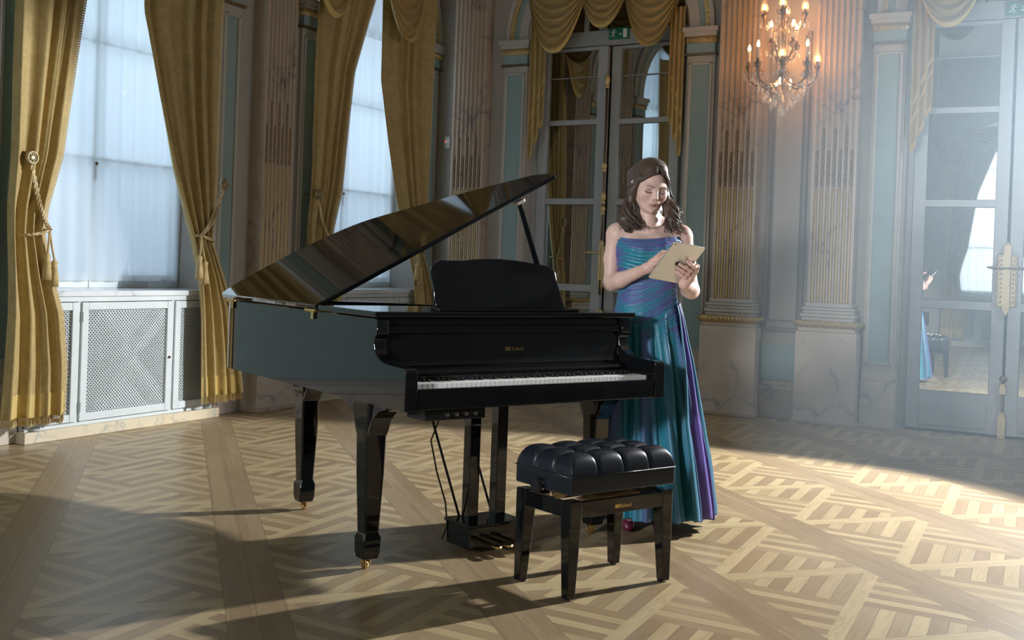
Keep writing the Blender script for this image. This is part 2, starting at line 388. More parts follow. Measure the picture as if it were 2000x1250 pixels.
def sheer(T, c, label):
    def fn(s, t):
        x = lerp(-WHW + .035, WHW - .035, s); top = WSP + math.sqrt(max(0, (WHW - .05) ** 2 - x * x))
        y = -.295 + .012 * math.sin(s * 74 + 2 * math.sin(t * 2)) + .007 * math.sin(s * 31 + 1.3) * (1 - .4 * t)
        return T((c + x, y, lerp(1.055, top, t)))
    o = MB().grid(fn, 150, 14).build('sheer_curtain', mat['sheer'], smooth='all'); tag(o, label, 'curtain', None); return o
sheer(TL, WIN_V[0], 'white sheer curtain over the tall window at the far left, above the grilled cabinet')
sheer(TL, WIN_V[1], 'white sheer curtain over the window behind the raised piano lid')
sheer(TF, FRONT_U[0], 'white sheer curtain over the left window behind the camera')
sheer(TF, FRONT_U[1], 'white sheer curtain over the window behind the camera seen in the right mirror door')

# ---------------------------------------------------------------- pilasters (structure): x along the wall, y out of the wall
trim_n = [0]
def trim_root(loc, rz):
    trim_n[0] += 1; return struct(empty('trim_%d' % trim_n[0], loc, rz))
def pilaster(loc, rz, hw=.19):
    r = trim_root(loc, rz)
    b = MB().box(-hw - .07, -.02, 0, hw + .07, .22, .80).box(-hw - .055, -.02, .80, hw + .055, .205, .86)
    b.build('pedestal', mat['ped'], r, bevel=.006)
    MB().box(-hw - .085, -.02, 0, hw + .085, .235, .035).build('pedestal_foot', mat['pil'], r, bevel=.008)
    g = MB(); n = 34; rr = np.random.default_rng(3)
    prof = [(0, .835), (.012, .84), (.026, .856), (.03, .872), (.022, .888), (0, .895)]
    def leaf(s, t):
        x = lerp(-hw - .075, hw + .075, s); p = prof[int(round(t * 5))]
        return (x, .205 + p[0] * (1 + .5 * math.sin(s * 95) * math.sin(t * 3)), p[1] + .003 * math.sin(s * 61))
    g.grid(leaf, 150, 5)
    for sx in (-1, 1):
        g.grid(lambda s, t, sx=sx: (sx * (hw + .055 + prof[int(round(t*5))][0] * (1 + .4 * math.sin(s * 60))), lerp(-.02, .225, s), prof[int(round(t*5))][1]), 40, 5)
    g.box(-hw - .05, -.02, .835, hw + .05, .205, .893)
    g.build('gilded_moulding', mat['gold'], r, smooth='all')
    b = MB()
    for (z0, z1, e) in ((.893, .925, .035), (.925, .955, .048), (.955, .985, .030), (.985, 1.01, .036), (1.01, 1.05, .012)):
        b.box(-hw - e, -.02, z0, hw + e, .135 + e, z1)
    b.build('base_moulding', mat['wall2'], r, bevel=.009, seg=3)
    # fluted shaft
    nf = 7; pitch = 2 * (hw - .018) / nf; pts = [(-hw, -.02), (-hw, .135), (-hw + .018, .135)]
    for i in range(nf):
        c = -hw + .018 + pitch * (i + .5)
        for k in range(9):
            a = PI * k / 8; pts.append((c - pitch * .36 * math.cos(a), .135 - pitch * .36 * math.sin(a)))
    pts += [(hw - .018, .135), (hw, .135), (hw, -.02)]
    MB().prism(pts, 1.05, HT - .3).build('fluted_shaft', mat['pil'], r)
    g = MB(); h_ = MB()
    for i in range(nf):
        c = -hw + .018 + pitch * (i + .5)
        g.lathe([(pitch * .22, 1.055), (pitch * .22, 2.03), (0, 2.045)], 8, (c, .122, 0))
        z = 2.06; top = 2.56 if i % 2 else 2.36; k = 0
        while z < top:
            s_ = .024 if k % 3 else .016
            h_.ball((c, .122, z + s_), (pitch * .26 if k % 3 else pitch * .15, .016, s_), 7, 4); z += s_ * 1.9; k += 1
    g.build('gilded_reeds', mat['gold'], r, smooth='all'); h_.build('gilded_husks', mat['husk'], r, smooth='all')
    return r
for u in (-5.83, -3.0, -2.13): pilaster((u, BV, 0), PI)
for v in (7.25,): pilaster((LU, v, 0), -PI / 2)

# piers beside the openings: aqua panel, marble foot, impost with a gilded band
def pier(loc, rz, hw):
    r = trim_root(loc, rz)
    MB().box(-hw, -.02, .48, hw, .035, 3.30).build('pier_body', mat['wall2'], r)
    MB().box(-hw + .045, .03, .56, hw - .045, .038, 3.20).build('aqua_panel', mat['aqua'], r)
    f = MB()
    for x in (-1, 1): f.box(x * (hw - .035) - .012, .03, .54, x * (hw - .035) + .012, .052, 3.22)
    f.box(-hw + .024, .03, .54, hw - .024, .052, .562).box(-hw + .024, .03, 3.198, hw - .024, .052, 3.22)
    f.build('panel_moulding', mat['wall2'], r, bevel=.004)
    MB().box(-hw - .01, -.02, 0, hw + .01, .06, .40).box(-hw - .005, -.02, .40, hw + .005, .05, .48).build('pier_foot', mat['ped'], r, bevel=.006)
    MB().box(-hw - .005, -.02, 3.30, hw + .005, .055, 3.40).build('impost_frieze', mat['aqua'], r, bevel=.004)
    MB().box(-hw - .02, -.02, 3.285, hw + .02, .07, 3.305).build('impost_fillet', mat['bronze'], r)
    MB().box(-hw - .025, -.02, 3.46, hw + .025, .085, 3.55).box(-hw - .04, -.02, 3.50, hw + .04, .10, 3.545).build('impost_cornice', mat['wall2'], r, bevel=.006)
    g = MB().box(-hw - .015, -.02, 3.40, hw + .015, .068, 3.462)
    for i in range(12): g.ball((lerp(-hw, hw, (i + .5) / 12), .07, 3.43), (.009, .01, .022), 6, 4)
    g.build('gilded_band', mat['gold'], r, smooth='all')
def archivolt(loc, rz, hw):
    r = trim_root(loc, rz)
    for nm, r0, r1, y1, m_ in (('arch_moulding', .03, .13, .03, 'wall2'), ('arch_aqua_band', .13, .19, .022, 'aqua'), ('arch_gilded_band', .19, .235, .04, 'gold'), ('arch_outer_moulding', .235, .275, .05, 'wall2')):
        b = MB(); a0 = arch_pts(0, hw + r0, 3.55, 28); a1 = arch_pts(0, hw + r1, 3.55, 28)
        for i in range(28):
            b.add([(p[0], y, p[1]) for y in (-.01, y1) for p in (a0[i], a0[i+1], a1[i+1], a1[i])], [(4,5,6,7),(0,1,5,4),(2,3,7,6)])
        if m_ == 'gold':
            for i in range(64):
                a = PI * (i + .5) / 64; rr = hw + (r0 + r1) / 2
                b.ball((-rr * math.cos(a), y1, 3.55 + rr * math.sin(a)), (.016, .014, .016), 6, 4)
        b.build(nm, mat[m_], r)
for u in DOOR_U:
    for sg in (-1, 1): pier((u + sg * (DHW + .155), BV, 0), PI, .135)
    archivolt((u, BV, 0), PI, DHW)
for v in WIN_V:
    for sg in (-1, 1): pier((LU, v + sg * (WHW + .125), 0), -PI / 2, .11)
    archivolt((LU, v, 0), -PI / 2, WHW)
# plain bay of the left wall before the first window: aqua field over a marble dado
r = trim_root((LU, .35, 0), -PI / 2)
MB().box(-4.1, -.01, .40, 3.9, .012, 4.9).build('aqua_field', mat['aqua'], r)
MB().box(-4.22, -.01, 0, 3.94, .03, .30).build('marble_dado', mat['ped'], r)
MB().box(-4.22, -.01, .30, 3.94, .05, .36).build('dado_rail', mat['wall2'], r, bevel=.008)
# moulded panel between the two pilasters, dado and foot under it
r = trim_root((-2.565, BV, 0), PI)
f = MB()
for x in (-.16, .16): f.box(x - .018, -.01, .80, x + .018, .03, 3.45); f.box(x * .78 - .006, -.01, .87, x * .78 + .006, .015, 3.42)
f.box(-.178, -.01, .77, .178, .03, .81).box(-.13, -.01, .865, .13, .015, .877)
f.build('panel_frame', mat['taupe'], r, bevel=.004)
MB().box(-.24, -.01, .34, .24, .012, .66).build('dado_panel', mat['aqua'], r)
MB().box(-.24, -.01, 0, .24, .05, .25).box(-.24, -.01, .25, .24, .065, .29).box(-.24, -.01, .29, .24, .04, .33).build('dado_foot', mat['ped'], r, bevel=.005)
# baseboards
def base(name, T, segs):
    b = MB()
    for x0, x1 in segs: b.box(x0, -.01, 0, x1, .03, .18, T).box(x0, -.01, .18, x1, .02, .22, T)
    struct(b.build(name, mat['ped'], bevel=.004))
base('baseboard_left', TL, [(WIN_V[0]+WHW+.24, WIN_V[1]-WHW-.24), (WIN_V[1]+WHW+.24, BV-.03)])
base('baseboard_back', TBk, [(LU, DOOR_U[0]-DHW-.3), (DOOR_U[0]+DHW+.3, DOOR_U[1]-DHW-.3), (DOOR_U[1]+DHW+.3, RU)])
base('baseboard_front', TF, [(LU, FRONT_U[0]-WHW), (FRONT_U[0]+WHW, FRONT_U[1]-WHW), (FRONT_U[1]+WHW, RU)])
base('baseboard_right', TR, [(FV, BV)])

# ---------------------------------------------------------------- mirrored doors
def door(n, c, fancy, turn):
    root = struct(empty('door_%d' % n, (c, BV + .10, 0)))
    hw = DHW; f = MB(); st = .10
    f.box(-hw, -.0, 0, -hw + .055, .06, 3.62).box(hw - .055, 0, 0, hw, .06, 3.62)                      # jambs
    f.box(-hw + .002, .002, 3.47, hw - .002, .058, 3.62)                                                 # transom rail
    ap = arch_pts(0, hw, 3.62)
    for k in (-.27, .27): f.box(k - .02, -.01, 3.62, k + .02, .05, 3.62 + hw * .93)
    f.build('door_frame', mat['door'], root, bevel=.005)
    MB().prism([(-hw, 3.62)] + ap + [(hw, 3.62)], .012, .03, 'y').build('lunette_mirror', mat['mirror'], root)
    MB().box(-hw, .062, 0, hw, .066, 3.5).build('door_back', mat['dark'], root)
    for sg, tn in zip((-1, 1), turn):
        lw = (hw - .072) / 2; cx = sg * (.012 + lw); g = MB()
        g.box(-lw, -.02, .02, -lw + st, .05, 3.46).box(lw - st, -.02, .02, lw, .05, 3.46)
        g.box(-lw + .002, -.017, .022, lw - .002, .047, .345).box(-lw + .11, -.027, .06, lw - .11, -.015, .27)
        for z, t in ((1.08, .035), (1.935, .03), (2.72, .025), (3.46, .03)): g.box(-lw + .002, -.016, z - t, lw - .002, .047, z + t - (.03 if z > 3.4 else 0))
        g.box(-lw + st, -.012, 3.16, lw - st, .04, 3.168)
        lf = g.build('door_leaf', mat['door'], root, bevel=.005); lf.location = (cx, 0, 0); lf.rotation_euler = (0, 0, math.radians(tn))
        for a_, b_ in [(.345, 1.045), (1.115, 1.905), (1.965, 2.695), (2.745, 3.16), (3.168, 3.43)]:
            MB().box(-lw + st + .004, .012, a_ + .004, lw - st - .004, .03, b_ - .004).build('mirror_pane', mat['mirror'], lf)
    h = MB()
    if fancy:
        h.box(-.075, -.04, 1.08, .075, -.02, 1.52).build('handle_backplate', mat['oldbrass'], root, bevel=.008)
        p = MB(); p.box(-.026, -.07, 1.10, .026, -.02, 1.56)
        p.prism([(-.03, 1.56), (.03, 1.56), (.022, 1.585), (.008, 1.595), (0, 1.62), (-.008, 1.595), (-.022, 1.585)], -.065, -.02, 'y').prism([(-.03, 1.10), (.03, 1.10), (.024, 1.05), (.010, 1.03), (0, 1.00), (-.010, 1.03), (-.024, 1.05)], -.065, -.02, 'y')
        for z in np.linspace(1.11, 1.49, 11):
            for sx in (-1, 1): p.ball((sx * .072, -.040, z), (.012, .010, .015), 6, 4).ball((sx * .048, -.042, z + .015), (.010, .008, .012), 6, 4)
        p.build('handle_plate', mat['oldbrass'], root, bevel=.004)
        for sx in (-1, 1):
            MB().tube([(0, -.07, 1.40), (sx * .05, -.095, 1.40), (sx * .11, -.10, 1.402), (sx * .15, -.098, 1.405)], [.007, .009, .013, .006], 8).build('lever', mat['bronze'], root, smooth='all')
        MB().tube([(0, -.05, .02), (0, -.05, .46)], .010, 8).build('bolt_rod', mat['bronze'], root, smooth='all')
        MB().ball((0, -.06, .49), (.03, .024, .03)).build('bolt_knob', mat['bronze'], root, smooth='all')
        q = MB().prism([(-.022, .36), (.022, .36), (.03, .38), (.02, .45), (-.02, .45), (-.03, .38)], -.062, -.02, 'y')
        q.prism([(-.03, .0), (.03, .0), (.034, .16), (.022, .20), (0, .225), (-.022, .20), (-.034, .16)], -.062, -.02, 'y').box(-.014, -.066, -.0, .014, -.02, .03)
        q.build('bolt_guide', mat['oldbrass'], root, bevel=.004)
    else:
        MB().tube([(0, -.05, 1.02), (0, -.05, 3.05)], .011, 8).build('bolt_rod', mat['bronze'], root, smooth='all')
        q = MB()
        for z, s_ in ((3.12, .06), (2.28, .035), (1.98, .05), (1.86, .035)): q.ball((0, -.05, z), (.030, .022, s_), 10, 8).lathe([(.02, -s_ - .02), (.026, -s_), (.012, -s_ + .01)], 10, (0, -.05, z))
        q.build('bolt_guide', mat['gold'], root, smooth='all')
        p = MB(); p.box(-.03, -.06, 1.16, .03, -.02, 1.5).ball((0, -.05, 1.52), (.03, .02, .04)); p.prism([(-.03, 1.16), (.03, 1.16), (0, 1.02)], -.055, -.02, 'y')
        p.build('handle_plate', mat['gold'], root, bevel=.006)
        MB().tube([(0, -.06, 1.43), (-.05, -.09, 1.43), (-.12, -.09, 1.432), (-.16, -.085, 1.43)], [.007, .009, .012, .006], 8).build('lever', mat['gold'], root, smooth='all')
    return root
door(1, DOOR_U[0], False, (-1.9, -6.)); door(2, DOOR_U[1], True, (1.4, 1.4))

# ---------------------------------------------------------------- radiator cabinets
def cabinet(v, label, grp):
    r = thing('radiator_cabinet', label, 'cabinet', (LU, v, 0), -PI / 2, grp)     # local: x along wall (towards -v), y into the room
    W2 = .86
    MB().box(-W2 - .035, .004, 0, W2 + .035, .145, .075).build('marble_plinth', mat['plinth'], r, bevel=.005)
    b = MB(); y0, y1 = .075, .105
    doors = [(-.855, -.43), (-.405, .435), (.46, .855)]
    b.box(-W2, y0 - .02, .075, W2, y0, .96)
    for x in (-W2, W2): b.box(x - .012, .004, .075, x + .012, y0, .96)
    for x in (-.418, .448): b.box(x - .014, y0, .075, x + .014, y1 - .012, .96)
    b.box(-W2, y0, .925, W2, y1, .96).box(-W2, y0, .075, W2, y1 - .01, .095)
    b.build('cabinet_body', mat['white'], r)
    MB().box(-W2 + .02, y0 - .001, .10, W2 - .02, y0 + .002, .93).build('dark_backing', mat['dark'], r)
    for k, (x0, x1) in enumerate(doors):
        d = MB(); t = .055; z0, z1 = .10, .92
        for bx in ((x0, z0, x0 + t, z1), (x1 - t, z0, x1, z1), (x0 + t - .001, z0 + .0005, x1 - t + .001, z0 + t), (x0 + t - .001, z1 - t, x1 - t + .001, z1 - .0005)): d.box(bx[0], y0 + .003, bx[1], bx[2], y1 + .004 - (.002 if bx[2] - bx[0] > t + .01 else 0), bx[3])
        do = d.build('cabinet_door', mat['white'], r, bevel=.005)
        g = MB(); gx0, gx1, gz0, gz1 = x0 + t, x1 - t, z0 + t, z1 - t; pit = .0262; yy = y0 + .014
        W, H = gx1 - gx0, gz1 - gz0; s2 = .0034
        def bar(xa, za, xb, zb):
            dx, dz = xb - xa, zb - za; l = math.hypot(dx, dz)
            if l < .01: return
            nx, nz = -dz / l * s2, dx / l * s2
            g.add([(xa+nx, yy, za+nz), (xb+nx, yy, zb+nz), (xb-nx, yy, zb-nz), (xa-nx, yy, za-nz), (xa+nx, yy-.006, za+nz), (xb+nx, yy-.006, zb+nz), (xb-nx, yy-.006, zb-nz), (xa-nx, yy-.006, za-nz)], [(0,1,2,3),(0,4,5,1),(3,2,6,7)])
        nn = int((W + H) / pit) + 1
        for i in range(nn):
            c = i * pit
            a0 = max(0, c - H); a1 = min(W, c); bar(gx0 + a0, gz0 + c - a0, gx0 + a1, gz0 + c - a1)
            bar(gx1 - a0, gz0 + c - a0, gx1 - a1, gz0 + c - a1)
        nx_, nz_ = int(W / pit), int(H / pit)
        for i in range(nx_ + 1):
            for j in range(nz_ + 1):
                for ox in (0, .5):
                    x, z = gx0 + (i + ox) * pit + pit * .25, gz0 + (j + ox) * pit + pit * .25
                    if x < gx1 - .004 and z < gz1 - .004: g.add([(x +   .0054 * math.cos(PI/4*q + .39), yy + .003, z +   .0054 * math.sin(PI/4*q + .39)) for q in range(8)], [tuple(range(8))])
        g.build('grille', mat['white'], do)
        hx = x1 if k == 1 else (x0 if k == 0 else x1)
        for z in (.2, .82):
            MB().tube([(hx - .006, y1 + .006, z - .035), (hx - .006, y1 + .006, z + .035)], .006, 6).build('hinge', mat['white'], do)
        if k == 1: MB().ball((x0 + .03, y1 + .012, .5), .010, 8, 6).build('knob', mat['bronze'], do, smooth='all')
    s_ = MB().box(-W2 - .02, .004, .96, W2 + .02, .12, 1.0).build('marble_top', mat['top'], r, bevel=.006)
    return r
cabinet(WIN_V[0], 'white radiator cabinet with lattice doors under the leftmost window', 'radiator cabinets')
cabinet(WIN_V[1], 'white radiator cabinet under the window behind the piano, mostly hidden', 'radiator cabinets')
for T_, loc, rz in ((TF, (FRONT_U[1], FV, 0), 0), (TF, (FRONT_U[0], FV, 0), 0)):
    c = cabinet(0, 'white radiator cabinet under a window behind the camera, reflected in the mirror door', 'radiator cabinets'); c.location = loc; c.rotation_euler = (0, 0, rz)

# ---------------------------------------------------------------- haze from a smoke machine, hanging in the hall
k = bpy.data.materials.new('haze'); k.use_nodes = True; nt = k.node_tree; nt.nodes.remove(nt.nodes['Principled BSDF'])
vs_ = nt.nodes.new('ShaderNodeVolumeScatter'); vs_.inputs['Color'].default_value = (.68, .86, 1, 1); vs_.inputs['Density'].default_value = .026; vs_.inputs['Anisotropy'].default_value = .35
nt.links.new(vs_.outputs[0], nt.nodes['Material Output'].inputs['Volume'])
hz = MB().prism([(-3.1, BV - .25), (-.5, 2.9), (RU - .1, 2.9), (RU - .1, BV - .25)], .02, 5.0).build('haze', k); hz['kind'] = 'stuff'; tag(hz, 'thin blue haze glowing in the light at the right side of the hall', 'haze')
# ================================================================ drapery
def curtain(T, zs, left, right, ys, npl, label, grp, seed=0, amp=.030, hem=True):
    """one hanging panel: left/right edges given at heights zs (top to bottom); ys: distance out of the wall"""
    r_ = random.Random(seed); ph = [r_.uniform(0, 6.28) for _ in range(5)]
    loc = T(((left[-1] + right[-1]) / 2, 0, 0)); r = thing('curtain', label, 'curtain', loc, 0, grp)
    zz = zs[::-1]
    def P(s, t, dy=0.):
        z = lerp(zs[0], zs[-1], t)
        l, rr, y0 = np.interp(z, zz, left[::-1]), np.interp(z, zz, right[::-1]), np.interp(z, zz, ys[::-1])
        w_ = abs(rr - l)
        s2 = s + .045 * math.sin(s * 2 * PI * 1.3 + ph[0]) + .018 * math.sin(t * 4 + s * 9 + ph[1])
        a = min(amp, .35 * w_ / npl * 1.9)
        ph_ = npl * 2 * PI * s2 + ph[2]
        y = y0 + a * (math.sin(ph_) + .30 * math.sin(2.3 * ph_ + ph[3] + t * 2)) + .012 * math.sin(s * 5 + t * 7 + ph[4])
        x = lerp(l, rr, s) + .10 * a * math.cos(ph_)
        q = T((x, y + dy, z)); return (q[0] - loc[0], q[1] - loc[1], q[2])
    nu = npl * 20
    MB().grid(P, nu, 70).build('curtain_panel', mat['curtain'], r, smooth='all', solid=.006)
    if hem:
        def band(s, t): return P(s, lerp(.962, 1.0, t), .006)
        MB().grid(band, nu, 3).build('hem_band', mat['band'], r, smooth='all')
        b = MB(); n_ = nu * 3
        for i in range(n_):
            p = Vector(P(i / n_, 1.0, .004)); q = Vector(P((i + .8) / n_, 1.0, .004)); h = .055 * (.85 + .3 * r_.random())
            b.add([p, q, (q.x, q.y, q.z - h), (p.x, p.y, p.z - h)], [(0, 1, 2, 3)])
            b.add([p + Vector((.004, .004, 0)), q + Vector((-.004, .004, 0)), (q.x + .006, q.y + .006, q.z - h * .9), (p.x + .006, p.y + .006, p.z - h * .9)], [(0, 1, 2, 3)])
        b.build('fringe', mat['fringe'], r)
    # narrow fringe down the inner edge
    b = MB(); s_in = 1.0 if abs(right[0] - right[1]) > abs(left[0] - left[1]) else 0.
    sg = 1 if s_in else -1
    for i in range(220):
        t = i / 220; p = Vector(P(s_in, t)); q = Vector(P(s_in, t + .004)); d = Vector(T((sg * .02, .006, 0))) - Vector(T((0, 0, 0)))
        b.add([p, q, q + d + Vector((0, 0, -.006)), p + d + Vector((0, 0, -.006))], [(0, 1, 2, 3)])
    b.build('edge_fringe', mat['fringe'], r)
    return r

def tieback(T, rx, rz, tx, tz, sg, label, grp, y0=.13):
    """rosette on the wall at (rx, rz), twisted cord down to the gathered curtain at (tx, tz), two tassels"""
    loc = T((rx, 0, rz)); L = lambda p: tuple(a - b for a, b in zip(T(p), loc))
    r = thing('curtain_tieback', label, 'tieback', loc, 0, grp)
    o = Vector(L((rx, y0 + .06, rz))); ax = (Vector(T((0, 1, 0))) - Vector(T((0, 0, 0)))).normalized()
    ex = ax.cross(Vector((0, 0, 1)))
    TT = lambda p: tuple(o + ex * p[0] + Vector((0, 0, 1)) * p[1] + ax * p[2])
    h = MB(); h.lathe([(0, .014), (.012, .016), (.02, .010), (.03, .006), (.034, .014), (.040, .016), (.046, .008), (.048, -.006), (.040, -.014), (0, -.016)], 24, T=TT)
    for k in range(8):
        a = 2 * PI * k / 8; h.ball((.02 * math.cos(a), .02 * math.sin(a), .012), (.008, .008, .005), 6, 4, T=TT)
    h.tube([L((rx, .0, rz)), TT((0, 0, -.012))], .011, 8)
    h.build('rosette', mat['oldbrass'], r, smooth='all')
    A = Vector((rx, y0 + .045, rz - .03)); B = Vector((tx, y0 + .085, tz))
    rp = MB(); 
    for strand in (0, 1):
        for k in (0, 1):
            pts = []
            for i in range(60):
                t = i / 59; p = A.lerp(B, t); p.z -= .05 * math.sin(PI * t) * (1 + strand * .35); p.x += .012 * strand
                a = t * 46 + PI * k
                pts.append(L((p.x + .006 * math.cos(a), p.y + .006 * math.sin(a), p.z + .006 * math.sin(a) * .4)))
            rp.tube(pts, .0075, 6)
    # the loop round the gathered cloth
    for k in (0, 1):
        pts = []
        for i in range(50):
            a = 2 * PI * i / 49; b_ = a * 9 + PI * k
            pts.append(L((tx - .075 * sg + (.092 + .005 * math.cos(b_)) * math.cos(a), y0 + .035 + (.072 + .005 * math.sin(b_)) * math.sin(a), tz - .02 + .02 * math.cos(a) * sg + .005 * math.sin(b_))))
        rp.tube(pts, .0075, 6)
    rp.build('cord', mat['rope'], r, smooth='all')
    for k, (dx, dz) in enumerate(((-.02, -.16), (.028, -.20))):
        t_ = MB(); p = (tx + dx, y0 + .10 + .012 * k, tz + dz)
        t_.tube([L((tx, y0 + .09, tz)), L((tx + dx * .6, y0 + .10, tz + dz * .6)), L(p)], .007, 6)
        TZ = lambda q, p=p: L((p[0] + q[0], p[1] + q[1], p[2] + q[2]))
        t_.lathe([(.006, .01), (.018, .0), (.022, -.015), (.016, -.032), (.020, -.036), (.020, -.044), (.016, -.048)], 12, T=TZ)
        for i in range(26):
            a = 2 * PI * i / 26; l = .115 + .012 * random.random()
            t_.tube([TZ((.015 * math.cos(a), .015 * math.sin(a), -.045)), TZ((.024 * math.cos(a), .024 * math.sin(a), -.045 - l * .5)), TZ((.027 * math.cos(a + .1), .027 * math.sin(a + .1), -.045 - l))], [.0045, .005, .0042], 5)
        t_.build('tassel', mat['fringe'], r, smooth='all')
    return r

ZS = [4.1, 3.0, 2.4, 1.9, 1.55, 1.38, 1.1, .85, .5, .19]
def pair(T, c, labels, grp='gold curtains at the tall windows', off=.13, seeds=(1, 2), flip=False, hem=True):
    d = c - 5.745; fl = lambda xs: [2 * c - x for x in xs] if flip else xs
    yz = [off + .03, off + .03, off + .03, off + .03, off + .02, off + .03, off + .07, off + .085, off + .09, off + .09]
    L_ = [x + d for x in (4.76, 4.68, 4.67, 4.67, 4.66, 4.66, 4.65, 4.65, 4.64, 4.63)]
    R_ = [x + d for x in (5.62, 5.22, 5.14, 5.07, 4.97, 4.94, 4.98, 5.06, 5.10, 5.10)]
    L2 = [x + d for x in (5.66, 5.69, 5.87, 6.04, 6.21, 6.28, 6.32, 6.33, 6.34, 6.35)]
    R2 = [x + d for x in (6.52, 6.47, 6.46, 6.46, 6.46, 6.44, 6.54, 6.64, 6.72, 6.77)]
    if flip: L_, R_, L2, R2 = fl(R_), fl(L_), fl(R2), fl(L2)
    curtain(T, ZS, L_, R_, yz, 4, labels[0], grp, seeds[0]); curtain(T, ZS, L2, R2, yz, 4, labels[1], grp, seeds[1])
pair(TL, 5.745, ['leftmost gold damask curtain, tied back at the left edge of the photo', 'gold curtain tied back on the right side of the leftmost window'], seeds=(1, 2))
pair(TL, 8.745, ['dim gold curtain on the left side of the window behind the piano lid', 'dim gold curtain on the right side of the window behind the piano lid'], seeds=(3, 4))
for u, nm in ((FRONT_U[0], 'left'), (FRONT_U[1], 'right')):
    pair(TF, u, ['gold curtain left of the %s window behind the camera' % nm, 'gold curtain right of the %s window behind the camera' % nm], seeds=(7, 8))
G = 'rope tiebacks with tassels'
tieback(TL, 4.80, 1.86, 4.93, 1.40, 1, 'brass rosette with cord and tassels at the leftmost curtain', G)
tieback(TL, 6.56, 1.83, 6.30, 1.42, -1, 'brass rosette with cord and two tassels right of the leftmost window', G)
tieback(TL, 7.73, 1.84, 7.93, 1.40, 1, 'brass rosette with cord left of the window behind the piano lid', G)
tieback(TL, 9.56, 1.83, 9.30, 1.42, -1, 'brass rosette with cord and tassels right of the window behind the piano lid', G)

def swag(b, bb, T, x0, x1, ztop, drop, yb, folds=6, skew=0., seed=0):
    """one draped swag between x0 and x1"""
    r_ = random.Random(seed); p0 = r_.uniform(0, 6)
    def fn(s, t):
        e = 1 - abs(2 * s - 1) ** 2.3
        x = lerp(x0, x1, s) + skew * t * e
        z = ztop - drop * (.10 + .90 * t ** .9) * e - .03 * t
        y = yb + .10 * t * e ** .6 * (1 - .45 * t) + .024 * math.sin(t * folds * 2 * PI + p0 + 1.6 * (s - .5)) * (e ** .5) * (1 - .3 * t) + .02 * e
        return T((x, y, z))
    b.grid(fn, 36, folds * 9)
    def fb(s, t):
        a = Vector(fn(s, .93 + .07 * t)); n_ = Vector(T((0, .008, 0))) - Vector(T((0, 0, 0))); return a + n_
    bb.grid(fb, 36, 3)
def jabot(b, bb, T, x0, x1, ztop, zlong, zshort, yb, long_left=True):
    """flat zigzag tail, cut on the slant"""
    def fn(s, t):
        u = s if long_left else 1 - s
        zb = lerp(zlong, zshort, u) + .11 * ((u * 3.001) % 1 - .5) * (-1); z = lerp(ztop, zb, t)
        k = s * 6; tri = abs((k % 2) - 1)
        return T((lerp(x0, x1, s) + .015 * tri, yb + .03 * tri, z + .05 * tri * t))
    b.grid(fn, 32, 24)
    for (ta, tb) in ((.95, 1.), (.70, .74), (.80, .84)):
        def fb(s, t, ta=ta, tb=tb):
            a = Vector(fn(s, lerp(ta, tb, t) if ta > .9 else lerp(ta, tb, t) - .14 * (s if long_left else 1 - s))); return a + (Vector(T((0, .004, 0))) - Vector(T((0, 0, 0))))
        bb.grid(fb, 32, 2)
def valance(T, c, hw, label, grp, door=True, jl=True):
    r = thing('swag_valance', label, 'valance', (0, 0, 0), 0, grp)
    loc = Vector(T((c, 0, 0))); r.location = loc
    TT = lambda p: tuple(Vector(T(p)) - loc)
    arcs = [(-hw + .0, -.17 * hw / .82, 4.02, .62), (.20 * hw / .82, hw - .0, 4.02, .62), (-.30, .30, 4.15, .53)] if door else \
           [(-1.36, -.70, 4.1, .70), (-.27, .45, 4.1, .70), (-.80, -.10, 4.35, .5)]
    for i, (a, b_, zt, dr) in enumerate(arcs):
        m1, m2 = MB(), MB(); swag(m1, m2, TT, c + a, c + b_, zt, dr, (.10 if i < 2 else .07) + (0 if door else .15), 6, 0, i)
        o = m1.build('swag', mat['swag'], r, smooth='all'); m2.build('swag_border', mat['band'], o, smooth='all')
    if door:
        for sg in (-1, 1):
            m1, m2 = MB(), MB(); a, b_ = (c - hw + .02, c - hw + .19) if sg < 0 else (c + hw - .15, c + hw - .01)
            jabot(m1, m2, TT, a, b_, 3.75, 2.26, 2.72, .06, sg > 0 if False else (sg < 0) != (T is TBk and False))
            o = m1.build('tail', mat['swag'], r, smooth='all', solid=.006); m2.build('tail_border', mat['band'], o, smooth='all')
    return r
GV = 'gold swag valances'
valance(TBk, DOOR_U[0], DHW, 'gold swag valance with flat side tails over the centre mirrored door', GV)
valance(TBk, DOOR_U[1], DHW, 'gold swag valance with flat side tails over the right mirrored door', GV)
valance(TL, WIN_V[-1], WHW, 'gold swag valance at the top of the window behind the piano lid', GV, door=False)
valance(TL, WIN_V[0], WHW, 'gold swag valance high over the leftmost window', GV, door=False)
valance(TF, FRONT_U[1], WHW, 'gold swag valance over the window behind the camera', GV, door=False)

